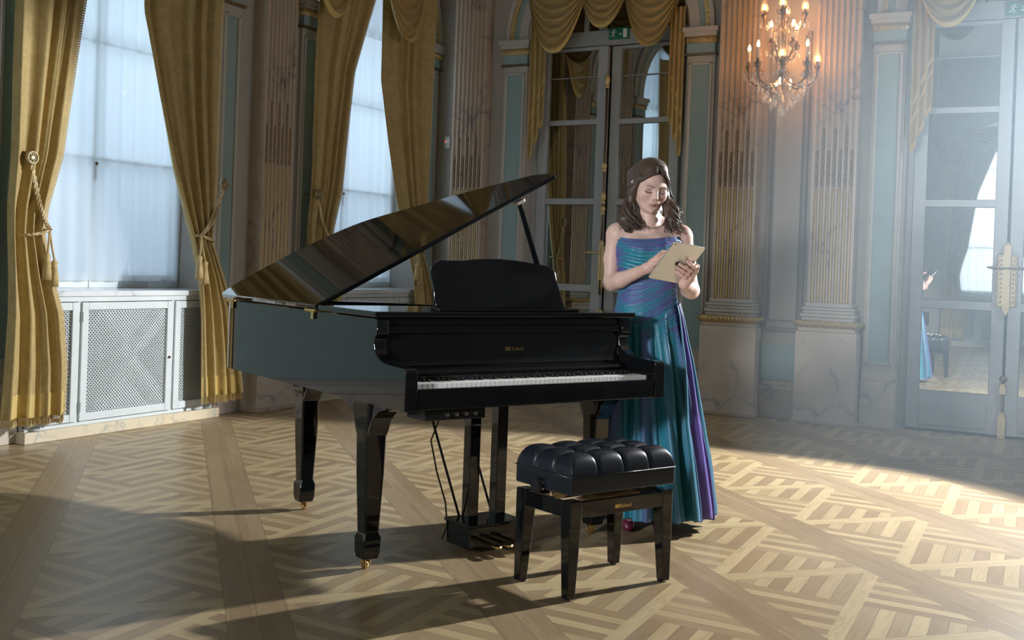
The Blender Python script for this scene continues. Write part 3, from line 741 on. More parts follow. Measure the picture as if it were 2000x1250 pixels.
# ================================================================ signs and sensor
def exit_sign(u, z, label, arrow):
    r = thing('exit_sign', label, 'sign', (u, BV + .10, z), PI, 'green exit signs')      # local x runs to the viewer's left
    MB().box(-.105, -.0, -.055, .105, .022, .055).build('sign_box', mat['greensign'], r, bevel=.003)
    X = lambda x, zz, y=.0232: (-x, y, zz)
    p = MB()
    def st(pts, w_):
        for (a, b_) in zip(pts, pts[1:]):
            d = Vector((b_[0]-a[0], b_[1]-a[1])); l = d.length; n_ = Vector((-d.y, d.x)) / l * w_
            p.add([X(a[0]+n_.x, a[1]+n_.y), X(b_[0]+n_.x, b_[1]+n_.y), X(b_[0]-n_.x, b_[1]-n_.y), X(a[0]-n_.x, a[1]-n_.y)], [(0,1,2,3)])
    ox = -.052
    p.add([X(ox + .006 + .0085*math.cos(a), .034 + .0085*math.sin(a)) for a in np.linspace(0, 2*PI, 14, endpoint=False)], [tuple(range(14))])
    st([(ox + .001, .024), (ox - .010, -.004)], .0075)
    st([(ox - .010, -.004), (ox + .008, -.016), (ox - .002, -.036)], .0045)
    st([(ox - .010, -.002), (ox - .020, -.022), (ox - .040, -.026)], .0045)
    st([(ox + .002, .020), (ox + .018, .008), (ox + .028, .014)], .0035)
    st([(ox - .002, .020), (ox - .020, .022), (ox - .026, .008)], .0035)
    p.build('running_figure_pictogram', mat['signwhite'], r); p = MB()
    if arrow == 'right':
        st([(-.004, -.006), (.028, -.006)], .003); st([(.018, .005), (.029, -.006), (.018, -.017)], .003)
    else:
        st([(.012, .026), (.012, -.022)], .003); st([(.0, -.010), (.012, -.024), (.024, -.010)], .003)
    p.build('arrow_pictogram', mat['signwhite'], r)
    d = MB(); 
    if arrow == 'right': d.add([X(.045, -.042), X(.085, -.042), X(.085, .042), X(.045, .042)], [(0,1,2,3)])
    else: d.add([X(.05, -.042), X(.09, -.042), X(.09, .042), X(.05, .042)], [(0,1,2,3)])
    d.build('door_pictogram', mat['signwhite'], r)
exit_sign(-4.285, 3.575, 'green exit sign with running figure and right arrow over the centre mirrored door', 'right')
exit_sign(-.715, 3.54, 'green exit sign with running figure and down arrow at the top right corner', 'down')
r = thing('wall_sensor', 'small white alarm sensor with a red light high in the corner', 'sensor', (-6.13, BV, 2.47), PI)
MB().box(-.035, 0, 0, .035, .04, .13).build('sensor_housing', mat['plastic'], r, bevel=.006)
MB().box(-.028, .038, .05, .028, .044, .10).build('sensor_lens', mat['signwhite'], r, bevel=.003)
MB().ball((.02, .043, .075), (.008, .006, .008), 8, 6).build('red_light', mat['led'], r)

# ================================================================ crystal wall light
def sconce(loc):
    r = thing('crystal_chandelier', 'lit bronze and crystal candle chandelier in front of the pilasters', 'chandelier', loc)
    # local z = 0 is the lowest crystal
    MB().lathe([(.0, .30), (.02, .31), (.035, .36), (.02, .42), (.03, .5), (.016, .56), (.02, .75), (.03, .8), (.014, .86), (.018, 1.1), (.03, 1.16), (.012, 1.22), (.012, 2.0)], 12).build('stem', mat['bronze'], r, smooth='all')
    MB().tube([(0, 0, 1.5), (0, .2, 1.62), (0, BV - loc[1] + .0, 1.5)], .012, 8).lathe([(.0, -.02), (.09, -.02), (.08, .02), (0, .03)], 16, T=lambda p: (p[0], BV - loc[1] - .01 - p[2] * .5, 1.5 + p[1])).build('wall_bracket', mat['bronze'], r, smooth='all')
    cr = MB(); k6 = 6; dm = MB()
    dm.add([(0, 0, 1.2)] + [(.5 * math.cos(2*PI*i/k6), .28 * math.sin(2*PI*i/k6), 0) for i in range(k6)] + [(0, 0, -.8)], [(0, 1+i, 1+(i+1)%k6) for i in range(k6)] + [(k6+1, 1+(i+1)%k6, 1+i) for i in range(k6)])
    drops = []
    def drop(x, y, z, s): drops.append((x, y, z, s))
    def arm(a, R, z0, zc, hc, lit=True, hurricane=False):
        ca, sa = math.cos(a), math.sin(a); P = lambda rr, z: (rr * ca, rr * sa, z)
        pts = [P(.02, z0 - .02), P(R * .35, z0 - .09), P(R * .7, z0 - .10), P(R * .95, z0 - .05), P(R, zc - .06), P(R, zc)]
        cv = []
        for i in range(len(pts) - 1):
            for k in range(5):
                t = k / 5; p0, p1, p2, p3 = [Vector(pts[max(0, min(len(pts)-1, j))]) for j in (i-1, i, i+1, i+2)]
                cv.append(.5 * ((2*p1) + (p2-p0)*t + (2*p0-5*p1+4*p2-p3)*t*t + (-p0+3*p1-3*p2+p3)*t**3))
        cv.append(Vector(pts[-1]))
        b = MB(); b.tube(cv, .0075, 6); C_ = P(R, zc)
        b.lathe([(.004, -.10), (.010, -.085), (.006, -.06), (.014, -.03), (.024, -.012), (.028, .0), (.014, .006), (.013, .03), (.016, .04), (0, .04)], 10, C_)
        for sx in (-1, 1):   # small scrolls
            b.tube([(C_[0] - sa*sx*.01, C_[1] + ca*sx*.01, zc - .04), (C_[0] - sa*sx*.04, C_[1] + ca*sx*.04, zc - .03), (C_[0] - sa*sx*.05, C_[1] + ca*sx*.05, zc + .0), (C_[0] - sa*sx*.035, C_[1] + ca*sx*.035, zc + .008)], .004, 5)
        b.build('arm', mat['bronze'], r, smooth='all')
        if hc: 
            cd = MB().lathe([(.014, .03), (.014, hc), (0, hc)], 10, C_).build('candle_tube', mat['candle'], r, smooth='all')
        zb = zc + max(hc, .03)
        if lit: MB().lathe([(.006, .0), (.012, .012), (.0145, .024), (.010, .042), (.003, .058), (0, .062)], 10, (C_[0], C_[1], zb)).build('bulb', mat['bulb'], r, smooth='all')
        if hurricane: MB().lathe([(.018, .02), (.034, .045), (.030, .08), (.014, .13), (.012, .17)], 12, C_).build('glass_shade', mat['shade'], r, smooth='all')
        for k in range(5):
            b2 = random.random() * 6.28; drop(C_[0] + .035 * math.cos(b2), C_[1] + .035 * math.sin(b2), zc - .07 - .05 * random.random(), .022)
        return C_
    n = 8
    for i in range(n):
        a = 2 * PI * (i + .3) / n
        arm(a, .285, .36, .43, .13 if i % 3 else .0, lit=(i != 3), hurricane=(i % 3 == 0))
    for i in range(4): arm(2 * PI * (i + .55) / 4, .13, .60, .62, .13, lit=(i != 1))
    for i in range(4): arm(2 * PI * (i + .1) / 4, .17, .84, .88, 0, lit=True, hurricane=True)
    for i in range(3):
        a = 2 * PI * i / 3 - 1.57; MB().lathe([(.006, .0), (.012, .012), (.0145, .024), (.010, .042), (0, .058)], 10, (.07 * math.cos(a), .07 * math.sin(a), .27)).build('bulb', mat['bulb'], r, smooth='all')
    for ring, (R, z, m_, s_) in enumerate(((.20, .24, 20, .032), (.15, .15, 16, .034), (.09, .085, 10, .034), (.27, .30, 22, .024), (.11, .50, 12, .024), (.15, .76, 14, .026))):
        for i in range(m_):
            a = 2 * PI * (i + .5 * (ring % 2)) / m_; drop(R * math.cos(a), R * math.sin(a), z + .02 * math.sin(i * 2.1), s_)
    MB().ball((0, 0, .035), .04, 12, 8).build('crystal_ball', mat['crystal'], r, smooth='all')
    for q in range(10):                       # swags of small beads
        a0, a1 = 2 * PI * q / 10, 2 * PI * (q + 1) / 10
        cr = MB()
        for i in range(9):
            t = i / 8; a = lerp(a0, a1, t); R = lerp(.27, .10, t); cr.ball((R * math.cos(a), R * math.sin(a), lerp(.33, .12, t) - .05 * math.sin(PI * t)), .007, 5, 4)
        cr.tube([(v_[0], v_[1], v_[2]) for v_ in [(lerp(.27,.10,t/8.)*math.cos(lerp(a0,a1,t/8.)), lerp(.27,.10,t/8.)*math.sin(lerp(a0,a1,t/8.)), lerp(.33,.12,t/8.)-.05*math.sin(PI*t/8.)) for t in range(9)]], .0022, 4)
        cr.build('bead_garland', mat['crystal'], r); cr = MB()
        for i in range(8):
            t = i / 7; a = a0; R = lerp(.14, .05, t); cr.ball((R * math.cos(a), R * math.sin(a), lerp(.80, .50, t) - .03 * math.sin(PI * t)), .007, 5, 4)
        cr.tube([(lerp(.14,.05,t/7.)*math.cos(a0), lerp(.14,.05,t/7.)*math.sin(a0), lerp(.80,.50,t/7.)-.03*math.sin(PI*t/7.)) for t in range(8)], .0022, 4)
        cr.build('bead_garland', mat['crystal'], r)
    drops.sort(key=lambda d: -d[3]); first = None
    for d in drops[:100]:
        if first is None: o = first = dm.build('crystal_drop', mat['crystal'], r)
        else: o = copy_part(first, r)
        o.location = d[:3]; o.scale = (d[3],) * 3
    cr = MB()
    for d in drops[100:]: cr.add([(d[0] + v_[0] * d[3], d[1] + v_[1] * d[3], d[2] + v_[2] * d[3]) for v_ in dm.v], dm.f)
    o = cr.build('small_crystal_drops', mat['crystal'], r); o['kind'] = 'stuff'
    return r
sconce((-2.53, 9.47, 2.64))
# ================================================================ grand piano: local x to the treble side, y to the tail, z up
def grand_piano():
    R_ = thing('grand_piano', 'black lacquered digital grand piano with its lid propped open', 'piano', (-2.368, 3.569, 0), math.radians(64.3143))
    Wp = 1.37; zb, zr = .70, 1.046
    lq = mat['lacq']
    # curved rim
    rim = [(0, .40), (0, 1.74), (.012, 1.83), (.05, 1.87), (.14, 1.905), (.30, 1.935), (.45, 1.945), (.62, 1.925), (.80, 1.86), (.92, 1.76), (1.02, 1.62), (1.10, 1.46), (1.18, 1.28), (1.27, 1.10), (1.34, .95), (1.375, .80), (1.375, .40)]
    def smooth_poly(p, n=6):
        out = []
        for i in range(len(p) - 1):
            p0, p1, p2, p3 = [Vector(p[max(0, min(len(p)-1, j))]) for j in (i-1, i, i+1, i+2)]
            for k in range(n):
                t = k / n; out.append(tuple(.5 * ((2*p1) + (p2-p0)*t + (2*p0-5*p1+4*p2-p3)*t*t + (-p0+3*p1-3*p2+p3)*t**3)))
        out.append(tuple(p[-1])); return out
    ro = [(.03, .40), (.03, 1.69), (0, 1.70), (0, 1.72)] + smooth_poly(rim[1:-1], 6) + [rim[-1]]
    c = Vector((.66, 1.0)); ri = [tuple(Vector(p) + (c - Vector(p)).normalized() * .045) for p in ro]
    b = MB(); n = len(ro)
    vs = [(p[0], p[1], zb) for p in ro] + [(p[0], p[1], zr) for p in ro] + [(p[0], p[1], zr) for p in ri] + [(p[0], p[1], zb + .2) for p in ri]
    fs = []
    for i in range(n - 1): fs += [(i, i+1, n+i+1, n+i), (n+i, n+i+1, 2*n+i+1, 2*n+i), (2*n+i, 2*n+i+1, 3*n+i+1, 3*n+i)]
    fs += [tuple(range(n - 1, -1, -1)), (0, n, 2*n, 3*n), (n-1, 4*n-1, 3*n-1, 2*n-1), tuple(3*n + i for i in range(n))]
    b.add(vs, fs); b.build('rim', lq, R_, smooth=True, angle=30)
    MB().prism(ri, .905, .925).build('sound_panel', mat['satin'], R_)
    # cheeks (key blocks) with the scrolled profile
    prof = [(0, .70), (0, .852), (.004, .862), (.014, .868), (.12, .871), (.165, .874), (.205, .884), (.235, .901), (.252, .922), (.258, .945), (.255, .965), (.244, .978), (.236, .985), (.236, 1.0), (.240, 1.046), (.40, 1.046), (.40, .70)]
    for x0, x1, yb in ((0, .056, 1.70), (Wp - .056, Wp, .40)):
        MB().prism([(p[0] if p[0] < .4 else yb, p[1]) for p in prof], x0, x1, 'x').build('cheek', lq, R_, bevel=.005, seg=3, bsel=lambda p: p[1] < .39)
    MB().box(.05, .012, .70, Wp - .05, .45, .765).build('keybed', lq, R_)
    ks = MB().box(.056, .004, .702, Wp - .056, .03, .786).build('keyslip', lq, R_, bevel=.005, seg=3)
    for x0, x1 in ((.42, .60), (.66, 1.02), (1.08, 1.29)):
        g = MB(); pit = .022; W, H = x1 - x0, .05; nn = int((W + H) / pit)
        for i in range(nn + 1):
            cc = i * pit; a0, a1 = max(0, cc - H), min(W, cc)
            if a1 - a0 < .004: continue
            for f_ in (1, -1):
                p, q = (x0 + a0, .718 + cc - a0), (x0 + a1, .718 + cc - a1)
                if f_ < 0: p, q = (x1 - a0, p[1]), (x1 - a1, q[1])
                d = Vector((q[0]-p[0], q[1]-p[1])).normalized() * .0016; m_ = Vector((-d.y, d.x))
                g.add([(p[0]+m_.x, .0032, p[1]+m_.y), (q[0]+m_.x, .0032, q[1]+m_.y), (q[0]-m_.x, .0032, q[1]-m_.y), (p[0]-m_.x, .0032, p[1]-m_.y)], [(0,1,2,3)])
        g.build('speaker_lattice', mat['lacq'], ks)
    for x0, x1 in ((.056, .073), (Wp - .078, Wp - .056)): MB().box(x0, .035, .76, x1, .2, .802).build('key_block', mat['satin'], R_, bevel=.002)
    # keys
    nk = 52; x0, x1 = .075, Wp - .080; kw = (x1 - x0) / nk; wk = None
    for i in range(nk):
        if wk is None:
            o = wk = MB().box(.0006, 0, -.024, kw - .0006, .155, 0).build('white_key', mat['ivory'], R_, bevel=.0012, seg=1)
        else: o = copy_part(wk, R_)
        o.location = (x0 + i * kw, .036, .803)
    bk = None; blacks = [1] + [2 + 7 * o + k for o in range(7) for k in (1, 2, 4, 5, 6)]
    for i in blacks:
        if bk is None:
            q = MB(); hw_ = .0058
            q.add([(-hw_, 0, 0), (hw_, 0, 0), (hw_, .098, 0), (-hw_, .098, 0), (-hw_*.72, .012, .0125), (hw_*.72, .012, .0125), (hw_*.72, .098, .0125), (-hw_*.72, .098, .0125)], [(3,2,1,0),(4,5,6,7),(0,1,5,4),(1,2,6,5),(2,3,7,6),(3,0,4,7)])
            o = bk = q.build('black_key', mat['ebony'], R_, bevel=.0015, seg=2)
        else: o = copy_part(bk, R_)
        o.location = (x0 + i * kw, .092, .8025)
    MB().box(.06, .188, .765, Wp - .06, .197, .812).build('felt_strip', plain('dark_key_felt', (.03, .006, .007), .9), R_)
    # fallboard and the rails above it
    fb = MB(); pr = [(.196, .806), (.196, .826), (.206, .838), (.236, .846), (.252, .858), (.262, .885), (.272, .99), (.300, .99), (.300, .806)]
    fo = fb.prism(pr, .056, Wp - .056, 'x').build('fallboard', lq, R_, bevel=.004, seg=3)
    rl = MB().box(.05, .250, .988, Wp - .05, .30, 1.018).box(.05, .262, 1.016, Wp - .05, .30, 1.05)
    rl.build('music_rail', lq, R_, bevel=.004, seg=2)
    me = text_mesh('Roland', .0235, 'logo_lettering', None, None, None, None)
    lo = bpy.data.objects.new('maker_lettering', me); COL.objects.link(lo); me.materials.append(mat['brass']); lo.parent = fo
    lo.matrix_local = Matrix.Translation((.690, .2625, .906)) @ Matrix.Rotation(math.radians(-5), 4, 'X') @ Matrix.Rotation(PI / 2, 4, 'X')
    mk = MB()
    for k in range(4): mk.box(.657 + k * .0072, .2628, .906, .657 + k * .0072 + .0058, .264, .923)
    mk.build('maker_emblem', mat['brass'], fo)
    # lid: flat front flap and the raised main leaf
    FL_ = MB().prism([(-.012, .232), (1.392, .232), (1.392, .757), (-.012, .757)], 1.052, 1.076).build('front_lid_flap', lq, R_, bevel=.006, seg=3)
    lid = [(0, .765), (1.478, .765), (1.492, .80), (1.502, .86), (1.500, .93), (1.485, 1.0), (1.427, 1.106), (1.337, 1.277), (1.237, 1.44), (1.126, 1.60), (1.043, 1.73), (.96, 1.84), (.88, 1.905), (.78, 1.945), (.62, 1.975), (.454, 1.985), (.25, 1.965), (.10, 1.93), (.03, 1.90), (.004, 1.86)]
    lp = [lid[0], lid[1]] + smooth_poly(lid[1:], 5)[1:]
    L_ = MB().prism(lp, 0, .022).build('raised_lid', lq, R_, bevel=.007, seg=3)
    L_.location = (-.012, 0, 1.055); L_.rotation_euler = (0, -math.radians(27.2), 0)
    # prop
    A, B = Vector((1.335, .785, 1.0)), Vector((1.085, .785, 1.598))
    MB().tube([A, A.lerp(B, .5), B], [.017, .016, .013], 12, flat=.75).build('prop_stick', lq, R_, smooth=True)
    MB().box(1.06, .765, 1.588, 1.11, .805, 1.606, T=lambda p: (1.085 + (p[0]-1.085)*.89 - (p[2]-1.597)*.457, p[1], 1.597 + (p[0]-1.085)*.457 + (p[2]-1.597)*.89)).build('prop_cup', mat['steel'], R_, bevel=.003)
    for y in (1.735, .812):
        h = MB().tube([(-.019, y - .04, 1.050), (-.019, y + .04, 1.050)], .0075, 8).box(-.010, y - .012, 1.012, .0, y + .012, 1.064)
        h.ball((-.019, y - .045, 1.05), .009, 8, 6).ball((-.019, y + .045, 1.05), .009, 8, 6)
        h.build('lid_hinge', mat['brass'], R_, smooth=True)
    # music desk
    dk = [(.345, 0), (.332, .03), (.336, .09), (.328, .15), (.337, .182), (.362, .203), (.385, .213), (.50, .214), (.60, .226), (.70, .229), (.80, .224), (.905, .212), (.965, .205), (.99, .196), (1.012, .178), (1.020, .12), (1.030, .06), (1.045, 0)]
    dd = MB().prism(dk, 0, .016, 'y').build('music_desk', lq, R_, bevel=.005, seg=3); dd.location = (0, .335, 1.088); dd.rotation_euler = (math.radians(-15), 0, 0)
    MB().box(.315, .268, 1.076, 1.075, .345, 1.090).build('music_shelf', lq, R_, bevel=.004, seg=2)
    # legs
    def leg(x, y, yaw):
        g = MB(); sec = [(.70, .060, .075), (.64, .056, .068), (.60, .049, .056), (.575, .047, .049), (.40, .044, .045), (.165, .035, .035), (.155, .035, .035), (.135, .043, .043), (.075, .042, .042), (.048, .036, .036)]
        vs = []
        for z, a, bb in sec:
            ch = .006
            vs += [(a - ch, -bb, z), (a, -bb + ch, z), (a, bb - ch, z), (a - ch, bb, z), (-a + ch, bb, z), (-a, bb - ch, z), (-a, -bb + ch, z), (-a + ch, -bb, z)]
        fs = [(j*8+i, j*8+(i+1)%8, (j+1)*8+(i+1)%8, (j+1)*8+i) for j in range(len(sec)-1) for i in range(8)] + [tuple(range(8)), tuple((len(sec)-1)*8+i for i in range(8))]
        g.add(vs, fs)
        br = [(-.20, .705), (-.19, .685), (-.13, .668), (-.085, .63), (-.066, .585), (-.05, .56), (.05, .56), (.066, .585), (.085, .63), (.13, .668), (.19, .685), (.20, .705)]
        g.prism(br, -.045, .045, 'x')
        o = g.build('leg', lq, R_, bevel=.003, seg=2); o.location = (x, y, 0)
        q = MB().lathe([(.0, .05), (.022, .05), (.022, .044), (.014, .040), (0, .04)], 12)
        Y = lambda p: (p[0] * math.cos(yaw) - p[1] * math.sin(yaw), p[0] * math.sin(yaw) + p[1] * math.cos(yaw), p[2])
        q.box(-.016, -.006, .018, -.011, .022, .044, Y).box(.011, -.006, .018, .016, .022, .044, Y)
        ca = q.build('caster_fork', mat['brass'], o, smooth=True)
        MB().lathe([(0, -.010), (.015, -.010), (.018, -.006), (.018, .006), (.015, .010), (0, .010)], 18, T=lambda p: Y((p[2], p[0] * .0 + p[1] + .012, p[0] + .018))).build('caster_wheel', mat['brass'], o, smooth=True)
        return o
    leg(.062, .365, .3); leg(Wp - .062, .395, 1.2); leg(.30, 1.47, -.5)
    # pedal lyre
    ly = MB()
    for x in (.625, .775): ly.box(x - .028, .42, .115, x + .028, .475, .705)
    ly.build('lyre_post', lq, R_, bevel=.004)
    MB().box(.56, .345, .018, .84, .535, .118).build('pedal_box', lq, R_, bevel=.005)
    MB().box(.55, .335, .114, .85, .545, .130).build('pedal_box_lid', lq, R_, bevel=.004)
    for x in (.64, .70, .76):
        MB().prism([(x - .012, .345), (x - .014, .29), (x - .022, .255), (x - .016, .232), (x, .226), (x + .016, .232), (x + .022, .255), (x + .014, .29), (x + .012, .345)], .044, .054).build('pedal', mat['brass'], R_, bevel=.003, seg=2)
    for x in (.52, .70): MB().tube([(x - .03, .66, .70), (x + .10, .525, .128)], .006, 8).build('lyre_brace', mat['satin'], R_, smooth=True)
    MB().tube([(.47, .50, .69), (.50, .52, .60), (.47, .55, .48), (.50, .54, .34), (.54, .52, .2), (.56, .53, .09), (.545, .545, .03)], .004, 6).build('power_cable', mat['rubber'], R_, smooth='all')
    cb = MB().box(.11, .03, .655, .40, .17, .70).build('control_box', mat['satin'], R_, bevel=.004)
    for i in range(4): MB().tube([(.21 + .045 * i, .028, .678), (.21 + .045 * i, .016, .678)], .008, 10).build('socket', mat['steel'], cb, smooth=True)
    return R_
grand_piano()

# ================================================================ piano bench: local x along the long side, y to the far side
def bench():
    r = thing('piano_bench', 'black piano bench with tufted leather seat standing in front of the keys', 'bench', (-1.781, 3.85, 0), math.radians(65.5))
    Wb, Db = .555, .345; lq = mat['lacq']
    for x, y in ((0, 0), (1, 0), (0, 1), (1, 1)):
        b = MB(); X = .030 if x == 0 else Wb - .030; Y = .030 if y == 0 else Db - .030
        sec = [(0.006, .0195), (.30, .029), (.382, .030)]
        vs = []
        for z, h in sec:
            ox = (.029 - h) * (-1 if x == 0 else 1) * .9; oy = (.029 - h) * (-1 if y == 0 else 1) * .9
            vs += [(X + ox - h, Y + oy - h, z), (X + ox + h, Y + oy - h, z), (X + ox + h, Y + oy + h, z), (X + ox - h, Y + oy + h, z)]
        b.add(vs, [(3,2,1,0), (8,9,10,11)] + [(j*4+i, j*4+(i+1)%4, (j+1)*4+(i+1)%4, (j+1)*4+i) for j in (0, 1) for i in range(4)])
        o = b.build('leg', lq, r, bevel=.004, seg=2)
        MB().lathe([(0, 0), (.012, 0), (.012, .008), (0, .008)], 12, (X, Y, 0)).build('glide', mat['rubber'], o)
    fr = MB(); z0, z1 = .316, .378
    ra = fr.box(.055, .004, z0, Wb - .055, .026, z1).build('rail', lq, r, bevel=.003)
    MB().box(.055, Db - .026, z0, Wb - .055, Db - .004, z1).build('rail', lq, r, bevel=.003)
    MB().box(.004, .055, z0, .026, Db - .055, z1).build('rail', lq, r, bevel=.003)
    MB().box(Wb - .026, .055, z0, Wb - .004, Db - .055, z1).build('rail', lq, r, bevel=.003)
    me = text_mesh('Roland', .0215, 'lettering', None, None, None, None)
    lo = bpy.data.objects.new('maker_lettering', me); COL.objects.link(lo); me.materials.append(mat['brass']); lo.parent = ra
    lo.matrix_local = Matrix.Translation((.262, .0038, .336)) @ Matrix.Rotation(PI / 2, 4, 'X')
    mk = MB()
    for k in range(4): mk.box(.234 + k * .0065, .0028, .336, .234 + k * .0065 + .0052, .0042, .351)
    mk.build('maker_emblem', mat['brass'], ra)
    # lifting gear
    for y in (.10, .245):
        for sg in (-1, 1):
            a = Vector((Wb / 2 - sg * .17, y, .352)); c = Vector((Wb / 2 + sg * .17, y, .402)); d = (c - a).normalized(); n_ = Vector((-d.z, 0, d.x)) * .016
            MB().add([(p + q * n_ + Vector((0, yy, 0)))[:] for yy in (-.012, .012) for p, q in ((a, -1), (c, -1), (c, 1), (a, 1))], [(0,1,2,3),(7,6,5,4),(0,4,5,1),(1,5,6,2),(2,6,7,3),(3,7,4,0)]).build('lift_arm', mat['rawwood'], r, bevel=.003)
    MB().box(.05, .05, .340, Wb - .05, .075, .352).build('lift_slat', mat['rawwood'], r, bevel=.002)
    MB().box(.05, Db - .075, .340, Wb - .05, Db - .05, .352).build('lift_slat', mat['rawwood'], r, bevel=.002)
    MB().tube([(.03, .17, .40), (Wb - .03, .17, .40)], .006, 10).build('screw_rod', mat['steel'], r, smooth=True)
    for x in (-.02, Wb + .02):
        s_ = -1 if x < 0 else 1
        MB().lathe([(0, .0), (.026, .0), (.031, .006), (.031, .022), (.026, .030), (0, .030)], 28, T=lambda p, x=x, s_=s_: (x + s_ * (p[2] - .02), .19 + p[0], .418 + p[1])).build('height_knob', mat['satin'], r, smooth=True)
    # seat box and tufted cushion
    MB().box(-.002, -.002, .405, Wb + .002, Db + .002, .476).build('seat_box', mat['leather'], r, bevel=.006, seg=2)
    pp = MB().tube([(-.003, -.003, .476), (Wb + .003, -.003, .476), (Wb + .003, Db + .003, .476), (-.003, Db + .003, .476), (-.003, -.003, .476)], .0028, 6)
    pp.build('piping', mat['leather'], r, smooth='all')
    NX, NY = 4, 3
    def seat(s, t):
        x, y = s * Wb, t * Db
        ex = min(s, 1 - s) * Wb; ey = min(t, 1 - t) * Db; e = min(ex, ey)
        rr = .046
        edge = math.sqrt(max(0, 1 - (1 - min(e, rr) / rr) ** 2))
        u, v = s * NX, t * NY
        gu = abs(u - round(u)) if 0 < round(u) < NX else .5; gv = abs(v - round(v)) if 0 < round(v) < NY else .5
        gx, gy = gu * Wb / NX, gv * Db / NY
        groove = .010 * math.exp(-(gx / .009) ** 2) + .010 * math.exp(-(gy / .009) ** 2)
        btn = 0.
        if 0 < round(u) < NX and 0 < round(v) < NY: btn = .028 * math.exp(-((gx ** 2 + gy ** 2) / .016 ** 2))
        puff = .019 * (abs(math.sin(PI * u)) * abs(math.sin(PI * v))) ** .5
        z = .478 + .062 * edge + puff * edge - (groove * .8 + btn) * min(1, edge + .1) + .010 * math.sin(PI * s) * math.sin(PI * t)
        out = -.004 * math.sin(PI * min(1, e / rr)) if e < rr else 0
        gs = (groove * .35) if e < .02 else 0
        X = x + (out if s < .5 else -out) * (1 if ex <= ey else 0) + (gs if s < .5 else -gs) * (1 if ex <= ey else 0)
        Y = y + (out if t < .5 else -out) * (1 if ey < ex else 0) + (gs if t < .5 else -gs) * (1 if ey < ex else 0)
        return (X, Y, max(.476, z))
    def warp(a): return a
    cu = MB(); NU, NV = 150, 96
    # denser sampling at the rim so that the roll is round
    us = np.concatenate([[0], np.sort(np.concatenate([np.array([.0005,.0015,.004,.008,.014,.022,.032,.045]), np.linspace(.055, .945, NU), 1 - np.array([.0005,.0015,.004,.008,.014,.022,.032,.045])])), [1]])
    vs_ = np.concatenate([[0], np.sort(np.concatenate([np.array([.001,.003,.007,.014,.024,.036,.05,.07]), np.linspace(.085, .915, NV), 1 - np.array([.001,.003,.007,.014,.024,.036,.05,.07])])), [1]])
    pts = [seat(s, t) for t in vs_ for s in us]; ku = len(us)
    cu.add(pts, [(j*ku+i, j*ku+i+1, (j+1)*ku+i+1, (j+1)*ku+i) for j in range(len(vs_)-1) for i in range(ku-1)])
    so = cu.build('tufted_seat', mat['leather'], r, smooth='all')
    for i in range(1, NX):
        for j in range(1, NY):
            x, y = i / NX * Wb, j / NY * Db
            MB().ball((x, y, .524), (.0075, .0075, .004), 10, 6).build('button', mat['leather'], so, smooth='all')
    return r
bench()
